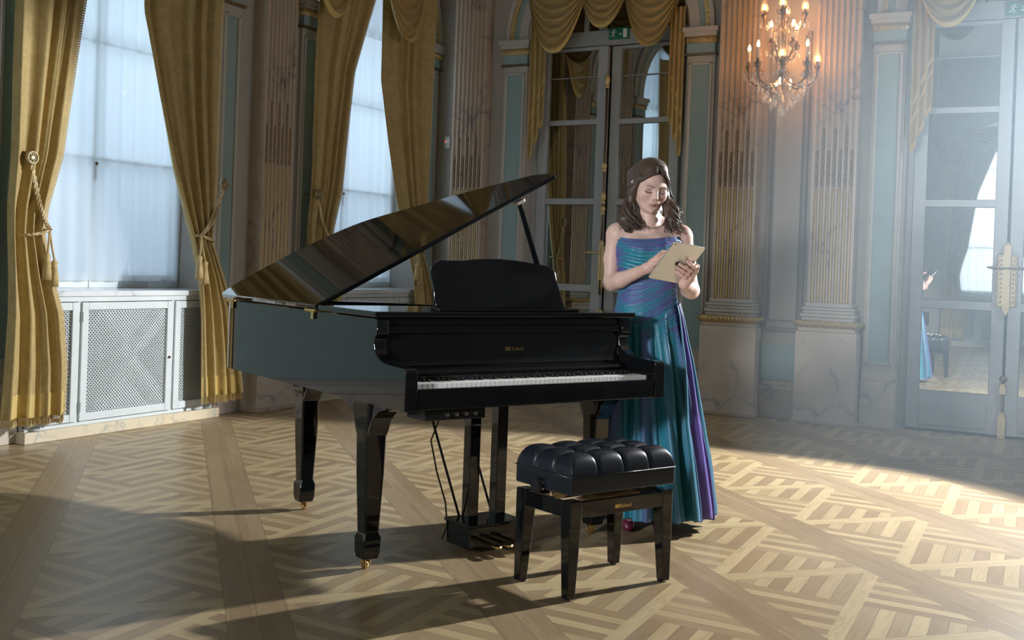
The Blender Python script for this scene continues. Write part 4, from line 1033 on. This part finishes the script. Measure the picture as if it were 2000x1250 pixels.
# ================================================================ woman in a gown, reading a tablet
# person frame: x to the photo's right, y away from the photo, z up; origin on the floor between the shoes
POS = Vector((-1.97, 5.22, 0)); PRZ = math.atan2(.474, .88)
def sd_caps(P, a, b, ra, rb):
    a, b = np.array(a, np.float32), np.array(b, np.float32); ab = b - a
    t = np.clip(((P - a) @ ab) / max(1e-9, float(ab @ ab)), 0, 1)
    return np.linalg.norm(P - a - t[..., None] * ab, axis=-1) - (ra + (rb - ra) * t)
def sd_ell(P, c, r, R=None):
    q = P - np.array(c, np.float32)
    if R is not None: q = q @ R
    r = np.array(r, np.float32); k0 = np.linalg.norm(q / r, axis=-1); k1 = np.linalg.norm(q / (r * r), axis=-1)
    return k0 * (k0 - 1) / np.maximum(k1, 1e-6)
class Sdf:
    def __init__(s, lo, hi, h):
        s.lo = np.array(lo, np.float32); s.h = h; s.n = tuple(int(math.ceil((b - a) / h)) + 1 for a, b in zip(lo, hi))
        s.F = np.full(s.n, .2, np.float32)
    def _sub(s, lo, hi, m_):
        i0 = [max(0, int((a - m_ - o) / s.h)) for a, o in zip(lo, s.lo)]; i1 = [min(n, int((b + m_ - o) / s.h) + 2) for b, o, n in zip(hi, s.lo, s.n)]
        sl = tuple(slice(a, b) for a, b in zip(i0, i1))
        ax = [s.lo[k] + s.h * np.arange(i0[k], i1[k], dtype=np.float32) for k in range(3)]
        return sl, np.stack(np.meshgrid(*ax, indexing='ij'), -1)
    def op(s, fn, lo, hi, k, mode='add'):
        sl, P = s._sub(lo, hi, max(k * 1.5, .02))
        if P.size == 0: return s
        d = fn(P); A = s.F[sl]
        if mode == 'add':
            h_ = np.clip(.5 + .5 * (A - d) / k, 0, 1); s.F[sl] = A + (d - A) * h_ - k * h_ * (1 - h_)
        else:
            h_ = np.clip(.5 - .5 * (A + d) / k, 0, 1); s.F[sl] = A + (-d - A) * h_ + k * h_ * (1 - h_)
        return s
    def caps(s, a, b, ra, rb, k=.02, mode='add'):
        m_ = max(ra, rb); lo = np.minimum(a, b) - m_; hi = np.maximum(a, b) + m_
        return s.op(lambda P: sd_caps(P, a, b, ra, rb), lo, hi, k, mode)
    def chain(s, pts, rs, k=.02):
        for i in range(len(pts) - 1): s.caps(pts[i], pts[i+1], rs[i], rs[i+1], k)
        return s
    def ell(s, c, r, k=.02, R=None, mode='add'):
        m_ = max(r); return s.op(lambda P: sd_ell(P, c, r, R), np.array(c) - m_, np.array(c) + m_, k, mode)
    def mesh(s):
        F = s.F; nx, ny, nz = F.shape; I = F < 0
        cube = np.zeros((nx-1, ny-1, nz-1), np.int8)
        for dx in (0, 1):
            for dy in (0, 1):
                for dz in (0, 1): cube += I[dx:nx-1+dx, dy:ny-1+dy, dz:nz-1+dz]
        act = (cube > 0) & (cube < 8); idx = -np.ones(act.shape, np.int64); cells = np.argwhere(act); idx[act] = np.arange(len(cells))
        acc = np.zeros((len(cells), 3)); cnt = np.zeros(len(cells))
        cs = [(a, b, c) for a in (0, 1) for b in (0, 1) for c in (0, 1)]
        for p in cs:
            for ax in range(3):
                if p[ax]: continue
                q = list(p); q[ax] = 1
                f0 = F[cells[:,0]+p[0], cells[:,1]+p[1], cells[:,2]+p[2]]; f1 = F[cells[:,0]+q[0], cells[:,1]+q[1], cells[:,2]+q[2]]
                m_ = (f0 < 0) != (f1 < 0); t = np.where(m_, f0 / np.where(m_, f0 - f1, 1), 0)
                pt = np.tile(np.array(p, float), (len(cells), 1)); pt[:, ax] = t
                acc[m_] += pt[m_]; cnt[m_] += 1
        V = (cells + acc / np.maximum(cnt, 1)[:, None]) * s.h + s.lo
        Q = []
        for ax in range(3):
            o1, o2 = (ax + 1) % 3, (ax + 2) % 3
            sl0 = [slice(0, n) for n in F.shape]; sl1 = list(sl0); sl0[ax] = slice(0, F.shape[ax]-1); sl1[ax] = slice(1, F.shape[ax])
            ch = np.argwhere(I[tuple(sl0)] != I[tuple(sl1)])
            ok = (ch[:, o1] > 0) & (ch[:, o2] > 0) & (ch[:, o1] < F.shape[o1]-1) & (ch[:, o2] < F.shape[o2]-1); ch = ch[ok]
            def g(a, b):
                c = ch.copy(); c[:, o1] -= a; c[:, o2] -= b; return idx[c[:,0], c[:,1], c[:,2]]
            q = np.stack([g(1,1), g(0,1), g(0,0), g(1,0)], 1); ins = I[ch[:,0], ch[:,1], ch[:,2]]; q[~ins] = q[~ins][:, ::-1]; Q.append(q)
        return V, np.concatenate(Q)
def mesh_obj(name, V, Q, mats, parent, col=None):
    me = bpy.data.meshes.new(name); me.from_pydata(V.tolist(), [], Q.tolist()); me.polygons.foreach_set('use_smooth', [True] * len(me.polygons))
    if col is not None:
        at = me.color_attributes.new('Col', 'FLOAT_COLOR', 'POINT'); at.data.foreach_set('color', np.concatenate([col, np.ones((len(col), 1))], 1).astype(np.float32).ravel())
    o = bpy.data.objects.new(name, me); COL.objects.link(o); me.materials.append(mats); o.parent = parent; return o

# materials
k = NT('skin'); at = k.n('ShaderNodeVertexColor'); at.layer_name = 'Col'
k.set(color=at.outputs[0], rough=.46, sss=.10, spec=.38); k.b.inputs['Subsurface Radius'].default_value = (.012, .005, .003); mat['skin'] = k.m
k = NT('brown_hair'); n_ = k.noise(k.co((170, 170, 15)), 2, 3); k.set(color=k.mix(n_, (.014, .009, .007), (.115, .072, .046)), rough=.38, spec=.4, sheen=.1); k.bump(n_, .6, .004); mat['hair'] = k.m
k = NT('shot_taffeta'); at = k.n('ShaderNodeVertexColor'); at.layer_name = 'Col'; k.set(color=at.outputs[0], rough=.46, spec=.5, sheen=.3, sheenr=.35, sheent=(.25, .35, .8)); mat['dress'] = k.m
mat['shoe'] = plain('dark_red_satin', (.11, .014, .035), .35)
mat['pearl'] = plain('pearl', (.75, .72, .68), .2)
mat['silver'] = plain('silver', (.75, .74, .72), .18, metal=1.)

# ---- tablet pose (person frame)
TAB_C = Vector((.0405, -.262, 1.321))
ez = Vector((.104, -.140, .180)).normalized()     # towards the top edge
ex = Vector((.165, .088, -.018)); ex = (ex - ez * ex.dot(ez)).normalized()          # towards the photo's right
en = ex.cross(ez).normalized()
if en.y > 0: en = -en                                                                  # out of the back, to the photo
def TP(a, b, c=0.): return TAB_C + ex * a + ez * b + en * c                            # a along width, b along height, c out of the back

# ---- body
HC = np.array((-.066, -.012, 1.698)); yaw, pit, rol = math.radians(13), math.radians(17), math.radians(-3)
# head frame: X photo right, Y' forward (towards the photo = -y), Z up
Fw = np.array((math.sin(yaw) * math.cos(pit), -math.cos(yaw) * math.cos(pit), -math.sin(pit)))
Rx = np.array((math.cos(yaw), math.sin(yaw), 0.)); Uz = np.cross(Rx, -Fw); Uz = np.cross(Fw, Rx) * -1 if Uz[2] < 0 else Uz
Rx2 = Rx * math.cos(rol) + Uz * math.sin(rol); Uz2 = Uz * math.cos(rol) - Rx * math.sin(rol)
HM = np.stack([Rx2, Fw, Uz2], 1)                     # columns: head axes in person frame
def H(x, y, z): return HC + HM @ np.array((x, y, z), float)
B = Sdf((-.34, -.40, .0), (.25, .22, 1.86), .0031)
S = B
# torso
S.ell((-.058, .035, 1.345), (.140, .092, .16), .03)
S.ell((-.058, .045, 1.43), (.155, .070, .075), .05)
S.ell((-.115, -.035, 1.365), (.066, .062, .068), .04); S.ell((.002, -.035, 1.365), (.066, .062, .068), .04)
S.ell((-.058, .035, 1.19), (.125, .088, .14), .06)
S.ell((-.056, .045, 1.02), (.155, .115, .15), .06)
S.caps((-.06, .045, 1.475), (-.215, .045, 1.462), .048, .046, .03); S.caps((-.06, .045, 1.475), (.100, .045, 1.462), .048, .046, .03)
S.ell((-.205, .05, 1.455), (.056, .052, .056), .03); S.ell((.093, .05, 1.458), (.056, .052, .056), .03)
for sx in (-1, 1):                                   # trapezius, collar bones
    S.caps((-.060 + sx * .03, .045, 1.545), (-.060 + sx * .12, .055, 1.483), .030, .026, .035)
    S.caps((-.058 + sx * .018, -.022, 1.478), (-.058 + sx * .13, .002, 1.492), .010, .009, .018)
# neck
S.caps((-.060, .038, 1.47), H(0, -.03, -.06), .056, .050, .03)
S.caps((-.058, .0, 1.47), H(0, .005, -.085), .030, .036, .03)
# legs
for sx, fy in ((-.135, -.035), (.03, -.10)):
    S.chain([(-.056 + (.08 if sx > 0 else -.08), .045, .98), (lerp(-.056 + (.08 if sx > 0 else -.08), sx, .6), .0, .53), (sx * .98, fy * .3 + .03, .34), (sx * .98, fy * .5 + .055, .13)], [.085, .056, .054, .034], .03)
    S.chain([(sx * .98, fy * .5 + .055, .13), (sx * .97, fy - .04, .05), (sx * .95, fy - .075, .030)], [.034, .026, .017], .02)
F_TORSO = S.F.copy()
# right arm (photo left)
S.chain([(-.222, .05, 1.452), (-.236, .055, 1.33), (-.243, .035, 1.212)], [.050, .042, .036], .02)
WR = np.array((-.090, -.165, 1.290))
S.chain([(-.243, .033, 1.207), (-.200, -.035, 1.228), tuple(WR)], [.038, .0375, .0250], .02)
# left arm (photo right)
S.chain([(.112, .05, 1.452), (.135, .04, 1.33), (.158, .005, 1.19)], [.050, .042, .036], .02)
WL = np.array(TP(.100, -.098, .026))
S.chain([(.158, .005, 1.185), tuple((np.array((.158, .005, 1.185)) * .55 + WL * .45) + np.array((.006, 0, -.008))), tuple(WL)], [.040, .039, .0255], .02)
# hands: knuckle row, palms, fingers
def finger(pts, r0, r1):
    n = len(pts); S.chain([tuple(p) for p in pts], list(np.linspace(r0, r1, n)), .004)
def hand(wr, palm, kn, fingers, thumb, r=.0155):
    for q in kn: S.caps(tuple(wr), tuple(q), .021, .0125, .012)
    for a, b in zip(kn, kn[1:]): S.caps(tuple(a), tuple(b), .0125, .0125, .010)
    S.ell(tuple(palm), (.026, .022, .026), .015)
    for f in fingers: finger(f, .0106, .0076)
    finger(thumb[0:], .0125, .0085)
A = lambda *v: np.array(v, float)
# right hand: reaching behind the tablet to its screen, index finger leading
kn = [A(-.046, -.203, 1.343), A(-.033, -.203, 1.326), A(-.028, -.198, 1.306), A(-.034, -.190, 1.287)]
tgt = [TP(-.058, .046, -.018), TP(-.048, .014, -.026), TP(-.052, -.016, -.034), TP(-.062, -.040, -.040)]
fg = []
for q, t in zip(kn, tgt):
    t = np.array(t); m_ = q * .5 + t * .5 + A(-.004, .0, .013); fg.append([q, q * .6 + m_ * .4 + A(0, 0, .004), m_, t * .75 + m_ * .25, t])
hand(WR, A(-.062, -.187, 1.310), kn, fg, [A(-.072, -.188, 1.300), A(-.058, -.213, 1.310), A(-.042, -.228, 1.322), A(-.024, -.236, 1.336)])
# left hand: gripping the right edge, four fingers spread over the back, thumb on the screen side
kn = [A(*TP(.106, .012, .016)), A(*TP(.110, -.010, .020)), A(*TP(.108, -.032, .022)), A(*TP(.100, -.054, .020))]
tp = [A(*TP(.040, .030, .0125)), A(*TP(.012, .004, .0125)), A(*TP(.014, -.020, .0125)), A(*TP(.030, -.044, .0125))]
fg = []
for q, t in zip(kn, tp):
    m1 = q * .62 + t * .38 + np.array(en) * .017; m2 = q * .28 + t * .72 + np.array(en) * .011; fg.append([q, m1, m2, t])
hand(WL, A(*TP(.102, -.058, .022)), kn, fg, [A(*TP(.108, -.060, .010)), A(*TP(.112, -.025, -.008)), A(*TP(.098, .004, -.017)), A(*TP(.078, .018, -.017))])
# head
def E(c, r, k=.015, mode='add'): S.ell(tuple(H(*c)), r, k, HM, mode)
def C(a, b, ra, rb, k=.01, mode='add'): S.caps(tuple(H(*a)), tuple(H(*b)), ra, rb, k, mode)
E((0, -.020, .032), (.077, .092, .082)); E((0, .030, -.018), (.070, .060, .088), .025); E((0, .042, -.070), (.046, .044, .038), .025)
C((0, .072, -.104), (0, .066, -.104), .016, .016, .02)
for sx in (-1, 1):
    E((sx * .044, .050, -.030), (.027, .030, .030), .025)
    C((sx * .014, .082, .017), (sx * .050, .068, .016), .011, .009, .014)
    C((sx * .058, .0, -.055), (sx * .026, .056, -.096), .013, .012, .025)
    E((sx * .0355, .094, -.002), (.020, .014, .011), .012, 'sub')
    E((sx * .0355, .066, -.005), (.0185, .0155, .0145), .006)
    E((sx * .079, -.012, -.008), (.007, .018, .030), .008)
    C((sx * .0105, .090, -.039), (sx * .0125, .088, -.041), .0075, .007, .006)
C((0, .082, .014), (0, .104, -.034), .0065, .0095, .012)
E((0, .083, -.060), (.024, .012, .012), .012)
C((-.0175, .081, -.0735), (-.004, .091, -.0685), .0028, .0046, .005); C((.0175, .081, -.0735), (.004, .091, -.0685), .0028, .0046, .005)
C((-.0155, .081, -.0765), (0, .089, -.0795), .0030, .0056, .006); C((.0155, .081, -.0765), (0, .089, -.0795), .0030, .0056, .006)
C((-.0195, .0865, -.0750), (0, .0955, -.0740), .0015, .0015, .003, 'sub'); C((.0195, .0865, -.0750), (0, .0955, -.0740), .0015, .0015, .003, 'sub')
E((0, .092, -.090), (.018, .008, .006), .010, 'sub')
V, Q = S.mesh()
# skin colour with make-up, by position in the head frame
hf = (V - HC) @ HM
skin = np.tile(np.array((.70, .48, .405)), (len(V), 1))
def blend(mask, c, a):
    m_ = (np.clip(mask, 0, 1) * a)[:, None]; skin[:] = skin * (1 - m_) + np.array(c) * m_
face = (hf[:, 1] > .03) & (np.abs(hf[:, 0]) < .08) & (hf[:, 2] > -.12) & (hf[:, 2] < .09) & (V[:, 2] > 1.5)
g2 = lambda x0, z0, sx, sz: np.exp(-((hf[:, 0] - x0) / sx) ** 2 - ((hf[:, 2] - z0) / sz) ** 2) * face
for sx in (-1, 1): blend(g2(sx * .047, -.038, .022, .02), (.62, .27, .22), .45); blend(g2(sx * .036, -.002, .021, .011) * 1.4, (.24, .15, .15), .5)
ax_ = np.abs(hf[:, 0]); c01 = lambda q: np.clip(q, 0, 1)
lip = face * c01((.0255 - ax_) / .003) * c01((-.0640 - .38 * ax_ - hf[:, 2]) / .0035) * c01((hf[:, 2] + .0865 - .42 * ax_) / .0035) * (hf[:, 1] > .07)
blend(lip.astype(float), (.33, .095, .11), .85)
hands_ = (V[:, 1] < -.15) & (V[:, 2] > 1.2) & (V[:, 2] < 1.45); blend(hands_.astype(float), (.62, .34, .26), .35)
person = thing('person', 'woman in strapless teal and purple gown standing beside the piano with a tablet', 'person', POS, PRZ)
body = mesh_obj('body', V, Q, mat['skin'], person, skin)

# brows and lashes, laid on the skin
def full_sdf(p):
    q = (np.array(p) - S.lo) / S.h; i = np.clip(np.rint(q).astype(int), 0, np.array(S.n) - 1); return S.F[i[0], i[1], i[2]]
def on_face(x, z, off=.0008):
    y = .13
    while y > .0 and full_sdf(H(x, y, z)) > 0: y -= .0006
    return H(x, y + off, z)
for sx in (-1, 1):
    br = MB(); pts = [on_face(sx * x, z) for x, z in ((.011, .0120), (.020, .0160), (.030, .0195), (.042, .0200), (.052, .0165), (.060, .0115))]
    br.tube(pts, [.0016, .0025, .0026, .0023, .0017, .0008], 6, flat=.7); br.build('eyebrow', mat['hair'], body, smooth='all')
    la = MB(); la.tube([on_face(sx * x, z) for x, z in ((.0185, -.0105), (.024, -.0135), (.031, -.0155), (.038, -.0160), (.045, -.0145), (.051, -.0110), (.0555, -.0070))], [.0010, .0019, .0024, .0026, .0026, .0024, .0012], 6)
    la.build('eyelashes', mat['hair'], body, smooth='all')

# ---- hair
HS = Sdf((-.30, -.17, 1.36), (.16, .20, 1.88), .0040)
def hE(c, r, k=.02, mode='add'): HS.ell(tuple(H(*c)), r, k, HM, mode)
def hC(a, b, ra, rb, k=.02, mode='add'): HS.caps(tuple(H(*a)), tuple(H(*b)), ra, rb, k, mode)
hE((.006, -.030, .040), (.083, .098, .090)); hE((.006, -.03, .097), (.060, .062, .036), .03)
hE((.006, -.070, -.02), (.074, .055, .09), .03)
E_face = lambda: [hE((0, .100, -.030), (.070, .074, .096), .008, 'sub'), hE((.003, .085, .034), (.054, .046, .046), .006, 'sub')]
E_face()
HS.chain([tuple(H(-.066, .020, .040)), tuple(H(-.082, -.005, -.03)), (-.166, -.005, 1.59), (-.186, -.025, 1.53), (-.178, -.04, 1.48)], [.020, .023, .027, .029, .017], .02)
HS.chain([tuple(H(.066, .020, .040)), tuple(H(.080, -.005, -.03)), (.026, -.03, 1.60), (.038, -.06, 1.535), (.034, -.070, 1.48)], [.018, .021, .020, .021, .013], .02)
HS.chain([tuple(H(0, -.10, .0)), (-.06, .10, 1.58), (-.07, .10, 1.48)], [.06, .065, .045], .03)
HV, HQ = HS.mesh(); hair = mesh_obj('hair', HV, HQ, mat['hair'], body)
lk = MB(); rr = random.Random(5)
def lock(pts, r0, curl=0., turns=2., ph=0., n=26, start=.45):
    P_ = [np.array(p, float) for p in pts]; out = []; rs = []
    for i in range(n):
        t = i / (n - 1) * (len(P_) - 1); j = min(int(t), len(P_) - 2); f_ = t - j
        p0, p1, p2, p3 = [P_[max(0, min(len(P_) - 1, q))] for q in (j-1, j, j+1, j+2)]
        p = .5 * ((2*p1) + (p2-p0)*f_ + (2*p0-5*p1+4*p2-p3)*f_*f_ + (-p0+3*p1-3*p2+p3)*f_**3)
        u = i / (n - 1); c_ = curl * max(0, (u - start) / (1 - start)) ** .8; a = ph + turns * 2 * PI * u
        out.append(p + np.array((math.cos(a), math.sin(a), .25 * math.sin(a))) * c_); rs.append(r0 * (.55 + .6 * math.sin(PI * min(1, u * 1.05 + .08))) * (1 - .7 * u ** 5) * min(1, .2 + u * 7))
    lk.tube(out, rs, 6)
# crown: combed from a parting down past the temples, then back
for side in (-1, 1):
    for i in range(46):
        v = i / 45; j = rr.uniform(-1, 1); k_ = .0035 * j
        y0 = lerp(.071, -.085, v); zt = lerp(.083, .100, min(1, v * 3)) + .022 * math.sin(PI * min(1, v * 1.15)) + k_
        e = 1 - v
        p0 = H(.010 - .004 * v + side * .003, y0, zt)
        p1 = H(.006 + side * lerp(.036, .044, v), y0 + .004 * e - .006 * v, lerp(.076, .108, min(1, v * 2.5)) + k_)
        p2 = H(side * lerp(.066, .077, min(1, v * 2.2)) + .005, y0 - .018 - .010 * v, lerp(.040, .066, v) + k_)
        p3 = H(side * lerp(.081, .084, min(1, v * 2)) + .006, y0 - .055 - .010 * v, lerp(.004, .020, v))
        p4 = H(side * .080 + .006, max(-.115, y0 - .085), -.050)
        lock([p0, p1, p2, p3, p4], .0050 + .0012 * j, 0, 0, 0., 24)
for i in range(20):
    j = rr.uniform(-1, 1); lock([H(.01 + .02 * j, -.03, .122), H(.05 * j, -.08, .105), H(.065 * j, -.118, .05), H(.06 * j, -.13, -.03)], .0065, 0, 0, 0., 20)
# side and back locks with curls
for side in (-1, 1):
    for i in range(54):
        j = rr.random(); q = rr.random(); ph = rr.uniform(0, 6.28)
        if side < 0: mid, low, end = (-.150 - .040 * j, .03 - .075 * q, 1.60), (-.172 - .036 * j + .045 * q, -.0 - .075 * q, 1.530), (-.160 - .050 * j + .075 * q, -.03 - .06 * q, 1.465 + .04 * rr.random())
        else: mid, low, end = (.020 + .028 * j, .02 - .065 * q, 1.61), (.026 + .040 * j, -.0 - .075 * q, 1.545), (.022 + .055 * j - .03 * q, -.035 - .06 * q, 1.465 + .045 * rr.random())
        lock([H(side * (.066 + .016 * j), .015 - .06 * q, .050 - .02 * j), H(side * (.083 + .008 * j) + .006, -.005 - .06 * q, -.02), mid, low, end], .0072, .016 + .014 * rr.random(), 1.7 + rr.random() * 1.0, ph, 44, .38)
for i in range(26):
    j = rr.uniform(-1, 1); lock([H(.06 * j, -.12, .02), (-.06 + .085 * j, .125, 1.62), (-.07 + .11 * j, .13, 1.55), (-.07 + .12 * j, .11, 1.46)], .007, .012, 2, rr.uniform(0, 6), 30)
for i in range(12):   # loose fine strands
    sx = rr.choice((-1, 1)); lock([H(sx * .07, .02, .06), H(sx * (.098 + .02 * rr.random()), 0, -.03), ((-.19 if sx < 0 else .075) + .02 * rr.random(), -.01, 1.57), ((-.21 if sx < 0 else .085) + .02 * rr.random(), -.02, 1.49)], .0018, .014, 3, rr.uniform(0, 6), 34)
lk.build('hair_locks', mat['hair'], hair, smooth='all')
hp = MB()
for p in (H(-.088, -.03, .012), H(-.086, -.022, .004), H(-.089, -.036, .003)): hp.ball(tuple(p), .0042, 8, 6)
hp.build('hair_pin', mat['pearl'], hair, smooth='all')
# jewellery
for sx in (-1, 1):
    ea = MB().ball(tuple(H(sx * .078, .002, -.042)), .0052, 10, 8).ball(tuple(H(sx * .078, .002, -.053)), .0062, 10, 8); ea.build('earring', mat['pearl'], body, smooth='all')
nk = MB(); pts = []
for i in range(41):
    a = lerp(-.5, PI + .5, i / 40); pts.append((-.058 + .072 * math.cos(a), .028 - .076 * math.sin(a), 1.512 - .022 * max(0, math.sin(a)) ** 2))
for i, p in enumerate(pts): nk.ball(p, .0040 if i % 2 else .0030, 7, 5)
nk.tube(pts, .0012, 5); nk.build('necklace', mat['silver'], body, smooth='all')

# ---- gown
ZT = np.array([1.437, 1.40, 1.36, 1.30, 1.24, 1.18, 1.12, 1.06, 1.00, .93, .85, .70, .50, .30, .12, .055])
CX = np.array([-.058, -.058, -.058, -.058, -.058, -.057, -.056, -.054, -.052, -.048, -.042, -.034, -.022, -.010, .0, .0])
CY = np.array([.030, .020, .012, .020, .032, .036, .038, .040, .042, .044, .046, .052, .06, .07, .08, .08])
RX = np.array([.158, .164, .164, .155, .142, .141, .150, .166, .176, .184, .196, .218, .245, .268, .287, .292])
RY = np.array([.096, .116, .121, .110, .100, .100, .110, .124, .134, .144, .158, .182, .212, .242, .270, .276])
GA = math.atan2(-.06, .17)                           # where the skirt is gathered, at the hip on the photo's right
def fold(th, z):
    """signed pleat height and colour phase"""
    if z > .9:
        w_ = min(1, (z - .9) / .2)
    else: w_ = 0.
    x, y = math.cos(th), math.sin(th)
    # bodice: fine tucks, almost level at the bust, sweeping down from the gathered hip below
    slope = lerp(.0, -.55, min(1, max(0, (1.33 - z) / .25)))
    ph = (z + slope * (x * .16) + .012 * math.sin(th * 3.1)) * 2 * PI / .0150
    tuck = math.sin(ph + 1.2 * math.sin(th * 2.3 + z * 9)) * .0017 + math.sin(ph * .41 + th * 3) * .0011
    # skirt: deep soft folds
    d = max(0, min(1, (1.10 - z) / .75)); A_ = .004 + .030 * d
    ang = th - GA
    sk = math.sin(th * 13 + 1.4 * math.sin(th * 2 + .6) + .5 * math.sin(z * 5)) + .45 * math.sin(th * 29 + 1.1 + z * 2)
    return w_ * tuck, (1 - w_ * .85) * A_ * sk, ph, sk
def gown(s, t):
    z = lerp(ZT[0], ZT[-1], t ** 1.3)
    th = 2 * PI * s; x, y = math.cos(th), math.sin(th)
    zi = ZT[::-1]; f = lambda a: float(np.interp(z, zi, a[::-1]))
    a, b_, _, _ = fold(th, z); r_ = a + b_ + .004
    bust = 0.
    if z > 1.24 and y < 0:
        for c_ in (-.057, .06): bust += .016 * math.exp(-((x * RX[2] - c_) / .045) ** 2 - ((z - 1.36) / .05) ** 2)
    zz = z + (.012 * math.cos(th) ** 2 * max(0, 1 - t * 12) - .008 * math.sin(th * 2) * max(0, 1 - t * 10))
    if z < .3: zz += (.035 * max(0, -y) - .012) * (1 - z / .3) * (1 if y < 0 else .3)
    return (f(CX) + (f(RX) + r_) * x, f(CY) + (f(RY) + r_ + bust) * y, zz)
TEAL, VIO, DK = np.array((.012, .225, .285)), np.array((.115, .080, .310)), np.array((.008, .022, .070))
def gcol(s, t):  # shifting silk sheen baked into the colour by fold, valleys darkened
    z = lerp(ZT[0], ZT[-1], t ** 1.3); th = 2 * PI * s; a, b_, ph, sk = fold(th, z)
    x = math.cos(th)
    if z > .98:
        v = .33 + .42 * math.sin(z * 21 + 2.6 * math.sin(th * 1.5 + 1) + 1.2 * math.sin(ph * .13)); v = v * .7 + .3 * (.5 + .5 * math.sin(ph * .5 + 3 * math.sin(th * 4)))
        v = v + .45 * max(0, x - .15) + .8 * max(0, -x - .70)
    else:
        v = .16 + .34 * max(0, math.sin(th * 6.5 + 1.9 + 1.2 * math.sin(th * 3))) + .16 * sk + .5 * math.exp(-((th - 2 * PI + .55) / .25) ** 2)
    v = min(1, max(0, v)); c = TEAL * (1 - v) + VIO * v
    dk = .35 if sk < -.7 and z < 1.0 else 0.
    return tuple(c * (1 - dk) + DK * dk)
def sdf_at(p):
    q = (np.array(p) - S.lo) / S.h; i = np.clip(q.astype(int), 0, np.array(S.n) - 2); f = q - i; r_ = 0.
    for a in (0, 1):
        for b_ in (0, 1):
            for c in (0, 1): r_ += F_TORSO[i[0]+a, i[1]+b_, i[2]+c] * (f[0] if a else 1-f[0]) * (f[1] if b_ else 1-f[1]) * (f[2] if c else 1-f[2])
    return r_
gown0 = gown
def gown(s, t):
    p = np.array(gown0(s, t))
    if p[2] > .9:
        d = np.array((math.cos(2*PI*s), math.sin(2*PI*s), 0.))
        if 1:
            tot = 0.
            for _ in range(6):
                e = .006 - sdf_at(p)
                if e <= 0 or tot > .016 or (p[2] > 1.40 and abs(p[0] + .057) > .125): break
                p = p + d * min(e, .006); tot += min(e, .006)
    return tuple(p)
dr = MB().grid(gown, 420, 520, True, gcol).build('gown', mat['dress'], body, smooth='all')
# overskirt flap gathered at the hip, falling open on the photo's right
def flap(s, t):
    z = lerp(1.125, .075, t); zi = ZT[::-1]; f = lambda a: float(np.interp(z, zi, a[::-1]))
    th = GA + lerp(-.66, .42, s) * (.34 + .66 * min(1, t * 1.8)); w_ = .014 + .012 * math.sin(s * 3 * 2 * PI + .6) * min(1, t * 3 + .15) + .012 * t
    return (f(CX) + (f(RX) + w_ + .010 * t) * math.cos(th), f(CY) + (f(RY) + w_ + .02 * t) * math.sin(th), z)
fl_ = MB().grid(flap, 60, 80, False, lambda s, t: tuple(VIO * 1.35 * (.75 + .25 * math.sin(s * 3 * 2 * PI + .6)) if .12 < s < .62 else TEAL * .7 + VIO * .18)).build('overskirt_fold', mat['dress'], dr, smooth='all', solid=.004)  # violet painted brighter on fold crests, darker between them
# shoes
for sx, fy in ((-.135, -.035), (.03, -.10)):
    sh = MB(); sx *= .97
    sh.tube([(sx, fy + .10, .115), (sx, fy + .06, .085), (sx, fy + .01, .05), (sx * .99, fy - .05, .03), (sx * .97, fy - .105, .02)], [.034, .042, .043, .041, .016], 14, flat=.85)
    sh.tube([(sx, fy + .098, .10), (sx, fy + .104, .05), (sx, fy + .104, .003)], [.024, .011, .009], 10)
    sh.build('shoe', mat['shoe'], body, smooth='all')

# ---- tablet: a thing of its own, held in the hands
tb = thing('tablet', 'silver tablet held by the woman, back with fruit emblem towards the piano', 'tablet')
tb.matrix_world = Matrix.Translation(POS) @ Matrix.Rotation(PRZ, 4, 'Z') @ Matrix.Translation(TAB_C) @ Matrix((ex, ez, en)).transposed().to_4x4()
k = NT('tablet_aluminium'); k.set(color=(.66, .64, .58), rough=.34, metal=.55); mat['alu'] = k.m
def rrect(w_, h_, r_, n=6):
    return [(cx + r_ * math.cos(a0 + PI / 2 * i / n), cy + r_ * math.sin(a0 + PI / 2 * i / n)) for cx, cy, a0 in ((w_ - r_, h_ - r_, 0), (-w_ + r_, h_ - r_, PI/2), (-w_ + r_, -h_ + r_, PI), (w_ - r_, -h_ + r_, 1.5 * PI)) for i in range(n + 1)]
MB().prism(rrect(.093, .1205, .010), -.004, .0035).build('back_shell', mat['alu'], tb, bevel=.0025, seg=3)
MB().prism(rrect(.0915, .119, .009), -.0052, -.0038).build('screen', mat['lacq'], tb)
ap = MB()     # emblem: bitten fruit and leaf, on the back
out = []
for i in range(60):
    a = 2 * PI * i / 60; r_ = .0118 * (1 + .07 * math.cos(2 * a) * -1) * (1 - .16 * math.exp(-((a - PI/2) / .32) ** 2) - .10 * math.exp(-((a - 1.5*PI) / .28) ** 2))
    p = Vector((r_ * math.cos(a), r_ * math.sin(a)))
    bc = Vector((.0145, .0018)); 
    if (p - bc).length < .0062: p = bc + (p - bc).normalized() * .0062 if (p-bc).length > 1e-6 else p; p.x = min(p.x, bc.x - math.sqrt(max(0, .0062**2 - (p.y - bc.y)**2)))
    out.append((p.x, p.y))
ap.prism(out, .0034, .0038)
em = ap.build('fruit_emblem', mat['satin'], tb)
MB().prism([(.0004, .0128), (.0018, .0165), (.0052, .0188), (.0048, .0150), (.0026, .0132)], .0034, .0038).build('emblem_leaf', mat['satin'], em)
MB().lathe([(0, .0034), (.0035, .0034), (.0035, .0040), (0, .0041)], 14, (-.080, .108, 0)).build('camera_lens', mat['satin'], tb)
MB().box(-.0945, .085, -.002, -.0925, .105, .001).build('volume_rocker', mat['satin'], tb)
